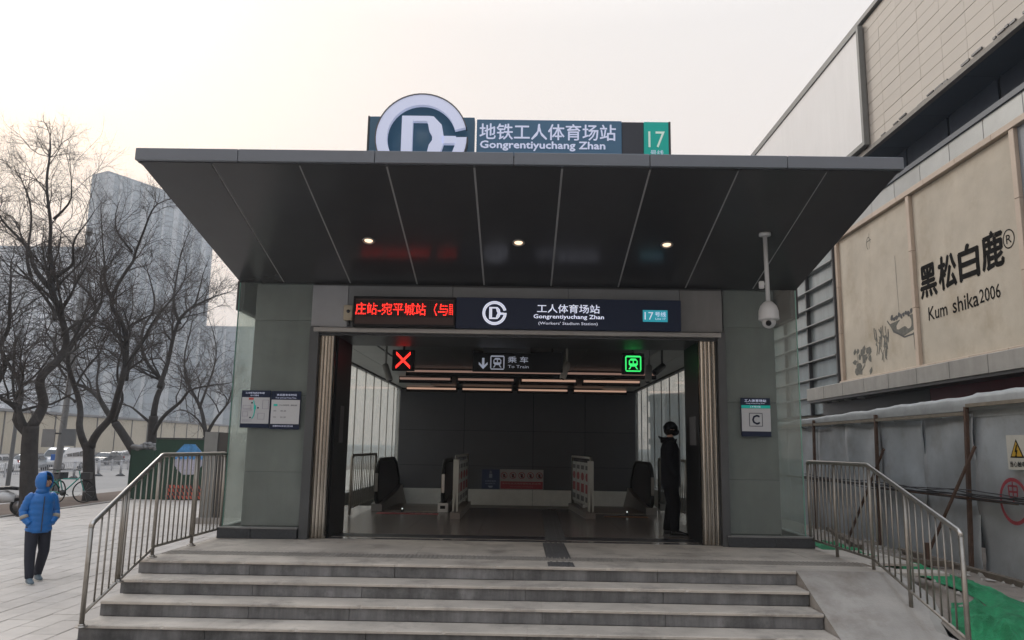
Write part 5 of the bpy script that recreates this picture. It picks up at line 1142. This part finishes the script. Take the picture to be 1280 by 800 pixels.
# ================================================================ STREET FURNITURE
M_pole = mat('grey pole', (.2, .205, .21), .5, metal=.3)
t = thing('lamp_pole', 'leaning grey lamp pole carrying two dark boards between the two near trees', 'pole', (-17.1, 29, -.3))
part('shaft', B().tube([(-17.2, 29, -.3), (-17.12, 29, 1.2), (-17.0, 29, 4.9), (-16.9, 29, 9.8)], [.14, .13, .1, .06], 12), M_pole, t); part('lamp_head', B().cyl((-16.9, 29, 9.8), (-16.9, 29, 10.1), .12, 10), M_pole, t)
part('board', B().box(-17.72, -17.25, 28.8, 28.85, 1.62, 2.28), M_pole, t); part('board', B().box(-17.0, -16.5, 28.8, 28.85, 1.68, 2.3), mat('board grey', (.12, .13, .14), .6), t); part('clamp', B().box(-17.25, -17.0, 28.82, 28.86, 2.1, 2.16), M_dk, t)
for x, y, l in ((-30, 46, 'thin grey lamp pole across the road at the left edge'), (-32, 88, 'far thin lamp pole above the white cars')):
    t = thing('street_lamp', l, 'street lamp', (x, y, -.9), 'far street lamps'); part('shaft', B().tube([(x, y, -.9), (x + .1, y, 7), (x + .9, y, 8)], [.13, .08, .05], 8), M_pole, t); part('lamp_head', B().box(x + .8, x + 1.6, y - .1, y + .1, 7.95, 8.05), M_pole, t)
t = thing('small_blue_sign', 'small blue sign plate on a post behind the child', 'sign', (-19, 32, -.8)); part('post', B().cyl((-19, 32, -.9), (-19, 32, 1.3), .04, 8), M_pole, t); part('plate', B().box(-19.2, -18.85, 31.95, 31.98, 1.05, 1.3), mat('sign blue', (.03, .12, .4), .5), t)
# fence on the road
M_fw = mat('dirty white fence', (.34, .35, .37), .6, var=.1)
fp = B(); 
for k in range(13): fp.box(-.012, .012, k * .23 - .012, k * .23 + .012, .12, .92)
fm = fp.mesh('picket_panel', M_fw)
t = thing('road_fence', 'low pale picket fence running along the far side of the road', 'fence', (-37.5, 52, -.9))
npk = 0
pm = B().box(-.014, .014, -.014, .014, .12, .95).mesh('picket', M_fw)
for k in range(14):
    y = 48 + k * 3.; part('post', B().box(-37.55, -37.45, y - .05, y + .05, -.9, .12), M_fw, t)
    part('rail', B().box(-37.52, -37.48, y + .05, y + 2.95, -.76, -.72).box(-37.52, -37.48, y + .05, y + 2.95, -.05, -.01), M_fw, t)
    for j in range(1, 12): link('picket', pm, t, (0, y + j * .25 - 52, .0))
bt_ = None
for i, (x, y, l) in enumerate(((-32.35, 56.9, 'left of three white bollards with dark cone bases on the road'), (-32.9, 61.2, 'middle of three white bollards with dark cone bases on the road'), (-31.5, 61.9, 'right of three white bollards with dark cone bases on the road'), (-33.2, 49.0, 'white bollard with dark cone base half hidden behind the nearest tree'))):
    if bt_ is None:
        bt_ = thing('bollard', l, 'bollard', (x, y, -.9), 'white bollards on the road'); part('base', B().cyl((x, y, -.9), (x, y, -.68), .38, 14, .12), M_dk, bt_); part('post', B().cyl((x, y, -.68), (x, y, .25), .09, 12), M_fw, bt_); part('cap', B().ball((x, y, .25), .11, n=10, m=6), M_fw, bt_)
    else: copy_thing(bt_, (x, y, -.9), None, l)
# ---------------- vehicles (built heading -Y)
M_cw = mat('white car paint', (.58, .59, .6), .25, var=.04); M_cs = mat('silver car paint', (.3, .32, .34), .28, metal=.5); M_cdk = mat('dark car paint', (.03, .035, .04), .25)
M_cg = mat('car glass', (.02, .025, .03), .08); M_tail = mat('tail lamp', (.3, .01, .01), .3); M_hub = mat('wheel rim', (.25, .25, .26), .4, metal=.7)
def vehicle(name, label, cat, x, y, m, van=False):
    z = -.9; t = thing(name, label, cat, (x, y, z), 'vehicles on the far side of the road'); W = .95 if van else .88
    if van: body = [(-2.5, .35), (-2.52, .75), (-2.3, 1.05), (-1.65, 1.18), (-1.0, 1.85), (-.7, 1.98), (2.4, 2.0), (2.52, 1.85), (2.55, .35)]; gl = [(-1.58, 1.2), (-1.02, 1.8), (2.3, 1.8), (2.35, 1.2)]
    else: body = [(-2.25, .32), (-2.28, .62), (-2.05, .78), (-1.15, .92), (-.45, 1.38), (.9, 1.42), (1.6, 1.05), (2.2, .98), (2.28, .6), (2.22, .32)]; gl = [(-1.02, .94), (-.4, 1.32), (.85, 1.35), (1.42, 1.02)]
    vs = []; n = len(body)
    for s, k in ((-1, 0), (1, 0)):
        for (a, h) in body: tuck = .0 if h < (1.2 if van else .95) else (.1 if van else .2); vs.append((x + s * (W - tuck), y + a, z + h))
    b = B().add(vs, [tuple(range(n)), tuple(range(2 * n - 1, n - 1, -1))] + [(i, (i + 1) % n, n + (i + 1) % n, n + i) for i in range(n)])
    part('body', b, m, t, .05)
    for s in (-1, 1):
        nw = 3 if van else 2; a0, a1 = (-1.3, 2.25) if van else (-.95, 1.25); zl, zh = (1.22, 1.74) if van else (.98, 1.28)
        for k in range(nw):
            p, q_ = lerp(a0, a1, k / nw) + .04, lerp(a0, a1, (k + 1) / nw) - .04; top = .22 if k == 0 else 0; to2 = .25 if (k == nw - 1 and not van) else 0
            part('side_window', B().add([(x + s * (W - (0 if van else .02) + .004), y + p, z + zl), (x + s * (W + .004 - (0 if van else .02)), y + q_, z + zl), (x + s * (W - (.09 if van else .17)), y + q_ - to2, z + zh), (x + s * (W - (.09 if van else .17)), y + p + top + (.1 if not van else .0), z + zh)], [(0, 1, 2, 3)]), M_cg, t)
        for a in ((-1.55, 1.5) if van else (-1.4, 1.4)):
            wh = part('wheel', B().cyl((x + s * (W - .2), y + a, z + .33), (x + s * (W + .01), y + a, z + .33), .33, 20), M_rub, t); part('rim', B().cyl((x + s * (W + .011), y + a, z + .33), (x + s * (W + .02), y + a, z + .33), .2, 14), M_hub, wh)
        part('headlight', B().box(x + s * (W - .42), x + s * (W - .08), y + body[1][0] - .02, y + body[1][0] + .15, z + (.7 if van else .56), z + (.88 if van else .7)), M_white, t, .02)
        part('tail_lamp', B().box(x + s * (W - .2), x + s * (W - .02), y + body[-2][0] - .06, y + body[-2][0] + .03, z + .75, z + .95), M_tail, t)
        part('mirror', B().box(x + s * W, x + s * (W + .16), y - (1.35 if van else .9), y - (1.25 if van else .8), z + (1.2 if van else .95), z + (1.4 if van else 1.08)), m, t)
    w0, w1 = ((-1.63, 1.24), (-1.06, 1.8)) if van else ((-1.1, .97), (-.5, 1.35)); ins = .13 if van else .24
    part('windscreen', B().add([(x - W + .1, y + w0[0] - .03, z + w0[1]), (x + W - .1, y + w0[0] - .03, z + w0[1]), (x + W - ins, y + w1[0] - .03, z + w1[1]), (x - W + ins, y + w1[0] - .03, z + w1[1])], [(0, 1, 2, 3)]), M_cg, t)
    part('bumper', B().box(x - W + .04, x + W - .04, y + body[0][0] - .06, y + body[0][0] + .1, z + .3, z + .52), M_dk, t, .03)
    return t
vehicle('van', 'white minibus parked across the road between the two near trees', 'van', -42.6, 72.8, M_cw, True)
vehicle('car', 'silver white car at the far left, left of the nearest trunk', 'car', -43.6, 64.4, M_cw)
vehicle('car', 'white car just left of the white minibus', 'car', -43.4, 69.4 - .4, M_cs)
vehicle('car', 'white car far right of the minibus, near the green enclosure', 'car', -50.5, 101, M_cw)
vehicle('car', 'dark car behind the fence right of the second tree', 'car', -46.5, 88, M_cdk)
vehicle('car', 'grey car farther behind the dark car', 'car', -48.5, 94.5, M_cs)
# ---------------- two wheelers
def bicycle(x, y, rz, frame, label):
    t = thing('bicycle', label, 'bicycle', (x, y, 0), 'bicycles parked by the tree', (0, 0, rz))
    def lp(n, b, m, par=t): return link(n, b.mesh(n, m), par)
    for wx_ in (-.52, .52):
        wb = B().tube([(wx_ + .32 * math.cos(a * math.pi / 14), 0, .34 + .32 * math.sin(a * math.pi / 14)) for a in range(29)], .02, 6, False); wh = lp('wheel', wb, M_rub)
        sp = B()
        for k in range(10): a = k * math.pi / 5; sp.tube([(wx_, 0, .34), (wx_ + .31 * math.cos(a), 0, .34 + .31 * math.sin(a))], .003, 3)
        sp.cyl((wx_, -.04, .34), (wx_, .04, .34), .03, 8); lp('spokes', sp, M_hub, wh)
    mf = mat(*frame)
    fr = lp('frame', B().tube([(-.52, 0, .34), (-.08, 0, .3), (.36, 0, .78)], .022, 6).tube([(-.52, 0, .34), (-.2, 0, .72), (.34, 0, .72)], .018, 6).tube([(-.08, 0, .3), (-.23, 0, .85)], .02, 6), mf)
    lp('fork', B().tube([(.52, 0, .34), (.42, 0, .62), (.34, 0, .9), (.33, 0, .98)], .02, 6), mf); lp('handlebar', B().tube([(.25, -.26, 1.0), (.33, -.15, 1.0), (.34, 0, .97), (.33, .15, 1.0), (.25, .26, 1.0)], .014, 6), M_dk)
    lp('saddle', B().loft([((-.36, 0, .88), (0, .08, 0), (0, 0, .03)), ((-.25, 0, .89), (0, .07, 0), (0, 0, .03)), ((-.1, 0, .88), (0, .02, 0), (0, 0, .02))], 10), M_black); lp('basket', B().box(.42, .68, -.14, .14, .72, .92), M_dk); lp('mudguard', B().tube([(-.52 + .36 * math.cos(a), 0, .34 + .36 * math.sin(a)) for a in (.3, .9, 1.5, 2.1, 2.7)], .02, 5), mf)
    lp('crank', B().tube([(-.08, .05, .3), (.06, .08, .22)], .014, 5).cyl((-.08, -.03, .3), (-.08, .03, .3), .09, 12), M_dk)
bicycle(-13.9, 24.1, R(12), ('teal bike paint', (.03, .3, .26), .4), 'teal bicycle standing right of the pair, by the second tree')
bicycle(-14.6, 24.4, R(-28), ('green bike paint', (.05, .2, .1), .4), 'green bicycle leaning left of the pair, behind the child')
t = thing('scooter', 'black and white electric scooter cut off by the left edge', 'scooter', (-13.3, 20.0, 0))
x0, y0 = -13.25, 20.0
for wx_ in (-.62, .55):
    wh = part('wheel', B().tube([(x0 + wx_ + .17 * math.cos(a * math.pi / 12), y0, .23 + .17 * math.sin(a * math.pi / 12)) for a in range(25)], .055, 8, False), M_rub, t); part('rim', B().cyl((x0 + wx_, y0 - .04, .23), (x0 + wx_, y0 + .04, .23), .13, 14), M_hub, wh)
part('body', B().loft([((x0 + .45, y0, .42), (0, .1, 0), (0, 0, .1)), ((x0 + .2, y0, .46), (0, .17, 0), (0, 0, .16)), ((x0 - .15, y0, .42), (0, .16, 0), (0, 0, .13)), ((x0 - .3, y0, .33), (0, .14, 0), (0, 0, .07))], 14), M_cw, t)
part('floorboard', B().box(x0 - .5, x0 - .15, y0 - .15, y0 + .15, .28, .34), M_black, t, .02); part('leg_shield', B().prism([(-.48, .3), (-.38, .3), (-.46, .95), (-.56, .95)], (x0, y0 - .17, 0), (1, 0, 0), (0, 0, 1), (0, .34, 0)), M_cw, t, .02)
part('seat', B().loft([((x0 + .5, y0, .66), (0, .1, 0), (0, 0, .04)), ((x0 + .25, y0, .68), (0, .14, 0), (0, 0, .05)), ((x0 - .1, y0, .65), (0, .12, 0), (0, 0, .045)), ((x0 - .2, y0, .64), (0, .06, 0), (0, 0, .02))], 12), M_black, t)
part('handlebar', B().tube([(x0 - .42, y0 - .32, 1.05), (x0 - .5, y0 - .1, 1.0), (x0 - .5, y0 + .1, 1.0), (x0 - .42, y0 + .32, 1.05)], .02, 8), M_black, t); part('fork', B().tube([(x0 - .62, y0, .23), (x0 - .5, y0, 1.0)], .03, 8), M_dk, t); part('mudguard', B().tube([(x0 + .55 + .25 * math.cos(a), y0, .23 + .25 * math.sin(a)) for a in (.1, .6, 1.2, 1.8, 2.3)], .05, 6), mat('guard grey', (.35, .35, .36), .5), t)
# ================================================================ DISTANCE
bw = thing('long_beige_wall', 'long beige hall wall with dark vertical joints across the road', 'building', (-60, 90, -.9))
M_bwl = mat('beige render', (.42, .38, .3), .8, var=.08, scale=.3, streak=.08)
for k in range(28):
    y = 70 + k * 5.; part('wall_bay', B().box(-61, -60 - (.02 if k % 2 else 0), y + .05, y + 4.95, -.9, 4.95), M_bwl, bw); part('joint', B().box(-61, -59.9, y - .08, y + .049, -.9, 5.0), mat('dark joint', (.13, .12, .11), .7), bw)
part('wall_base', B().box(-61, -59.85, 70, 210, -.9, .1), mat('grey base', (.2, .19, .18), .7), bw); part('coping', B().box(-61.2, -59.8, 70, 210, 5.01, 5.3), mat('wall coping', (.2, .2, .2), .7), bw); part('roof', B().box(-90, -61.01, 70, 210, -.9, 4.8), mat('flat roof', (.25, .25, .25), .8), bw)
M_tw = mat('tower glazing', (.19, .225, .25), .3, var=.3, scale=.03, rnd=.05, stretch=(1, 1, .12)); M_twf = mat('tower fins', (.34, .36, .37), .5); M_tws = mat('tower spandrel', (.17, .19, .2), .5)  # glazing colour lightened in place of thicker haze
M_twp = mat('haze pale facade', (.62, .64, .66), .5, var=.1, scale=.03)  # haze over the far tower is put into this paler colour
def tower(label, P, Q, depth, h, bay, name='office_tower', floor=3.8, crown=True, fin=None, wall=None):
    P, Q = Vector((*P, -1)), Vector((*Q, -1)); d = (Q - P); L_ = d.length; d.normalize(); n = Vector((-d.y, d.x, 0)); 
    if n.y < 0: n = -n
    t = thing(name, label, 'tower', tuple(P), 'hazy buildings in the distance')
    part('glazing', B().prism([(0, 0), (L_, 0), (L_, depth), (0, depth)], P, d, n, (0, 0, h + 1)), wall or M_tw, t)
    b = B(); k = 0
    s = 0
    while s < L_:
        wdt = bay * (.18 if k % 3 else .5); b.prism([(s, -1.), (s + wdt, -1.), (s + wdt, 0), (s, 0)], P, d, n, (0, 0, h + 1.5)); s += bay; k += 1
    for f_, org, dr in ((depth, P, -d), (depth, Q, d)):
        s = 0
        while s < depth: b.prism([(s, -.0), (s + bay * .2, -.0), (s + bay * .2, .5), (s, .5)], org, n, dr, (0, 0, h + 1)); s += bay
    stuff(part('fins', b, fin or M_twf, t)); b = B(); z = 0
    while z < h: b.prism([(-.2, -.5), (L_ + .2, -.5), (L_ + .2, depth + .2), (-.2, depth + .2)], P + Vector((0, 0, z)), d, n, (0, 0, 1.0)); z += floor
    stuff(part('floor_bands', b, M_tws, t))
    if crown:
        part('crown', B().prism([(0, 0), (L_, 0), (L_, depth), (0, depth)], P + Vector((0, 0, h + 1.01)), d, n, (0, 0, 2.5)), M_tws, t)
tower('tall grey glass tower in haze behind the trees', (-293, 518), (-250, 600), 18, 187, 9.2)
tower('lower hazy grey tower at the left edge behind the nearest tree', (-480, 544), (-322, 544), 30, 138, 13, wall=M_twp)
tower('pale far block seen low between the trees', (-240, 524), (-184, 524), 28, 78, 9, 'apartment_block', 6.4)
tower('low grey block above the beige wall', (-236, 380), (-144, 400), 24, 35, 9, 'office_block', 6.8, False)
tower('far pale slab beyond the right of the street', (-270, 756), (-212, 756), 20, 90, 10, 'apartment_slab', 5)
tower('low pale block seen through the right side glass', (30, 120), (75, 150), 14, 11, 5, 'low_block', 3.6, False)
# ================================================================ HAZE
# buildings and trees behind the camera, mirrored in the station glass
tower('long apartment block across the square behind the camera', (-60, -75), (-12, -75), 14, 24, 3.4, 'apartment_block', 3.1)
tower('taller apartment block behind the camera', (4, -95), (34, -95), 16, 46, 3.4, 'apartment_tower', 3.1)
hz = B().box(-760, 160, -30, 1150, -2.4, 215); me = hz.mesh('haze', mat('haze air', (1, 1, 1)))
hm = bpy.data.materials.new('haze volume'); hm.use_nodes = True; t = hm.node_tree; t.nodes.clear()
o_ = t.nodes.new('ShaderNodeOutputMaterial'); pv = t.nodes.new('ShaderNodeVolumePrincipled'); pv.inputs['Color'].default_value = (.80, .88, .97, 1); pv.inputs['Density'].default_value = .0007; pv.inputs['Anisotropy'].default_value = .2
t.links.new(pv.outputs[0], o_.inputs['Volume']); me.materials.clear(); me.materials.append(hm)
ho = link('haze', me); ho['kind'] = 'stuff'
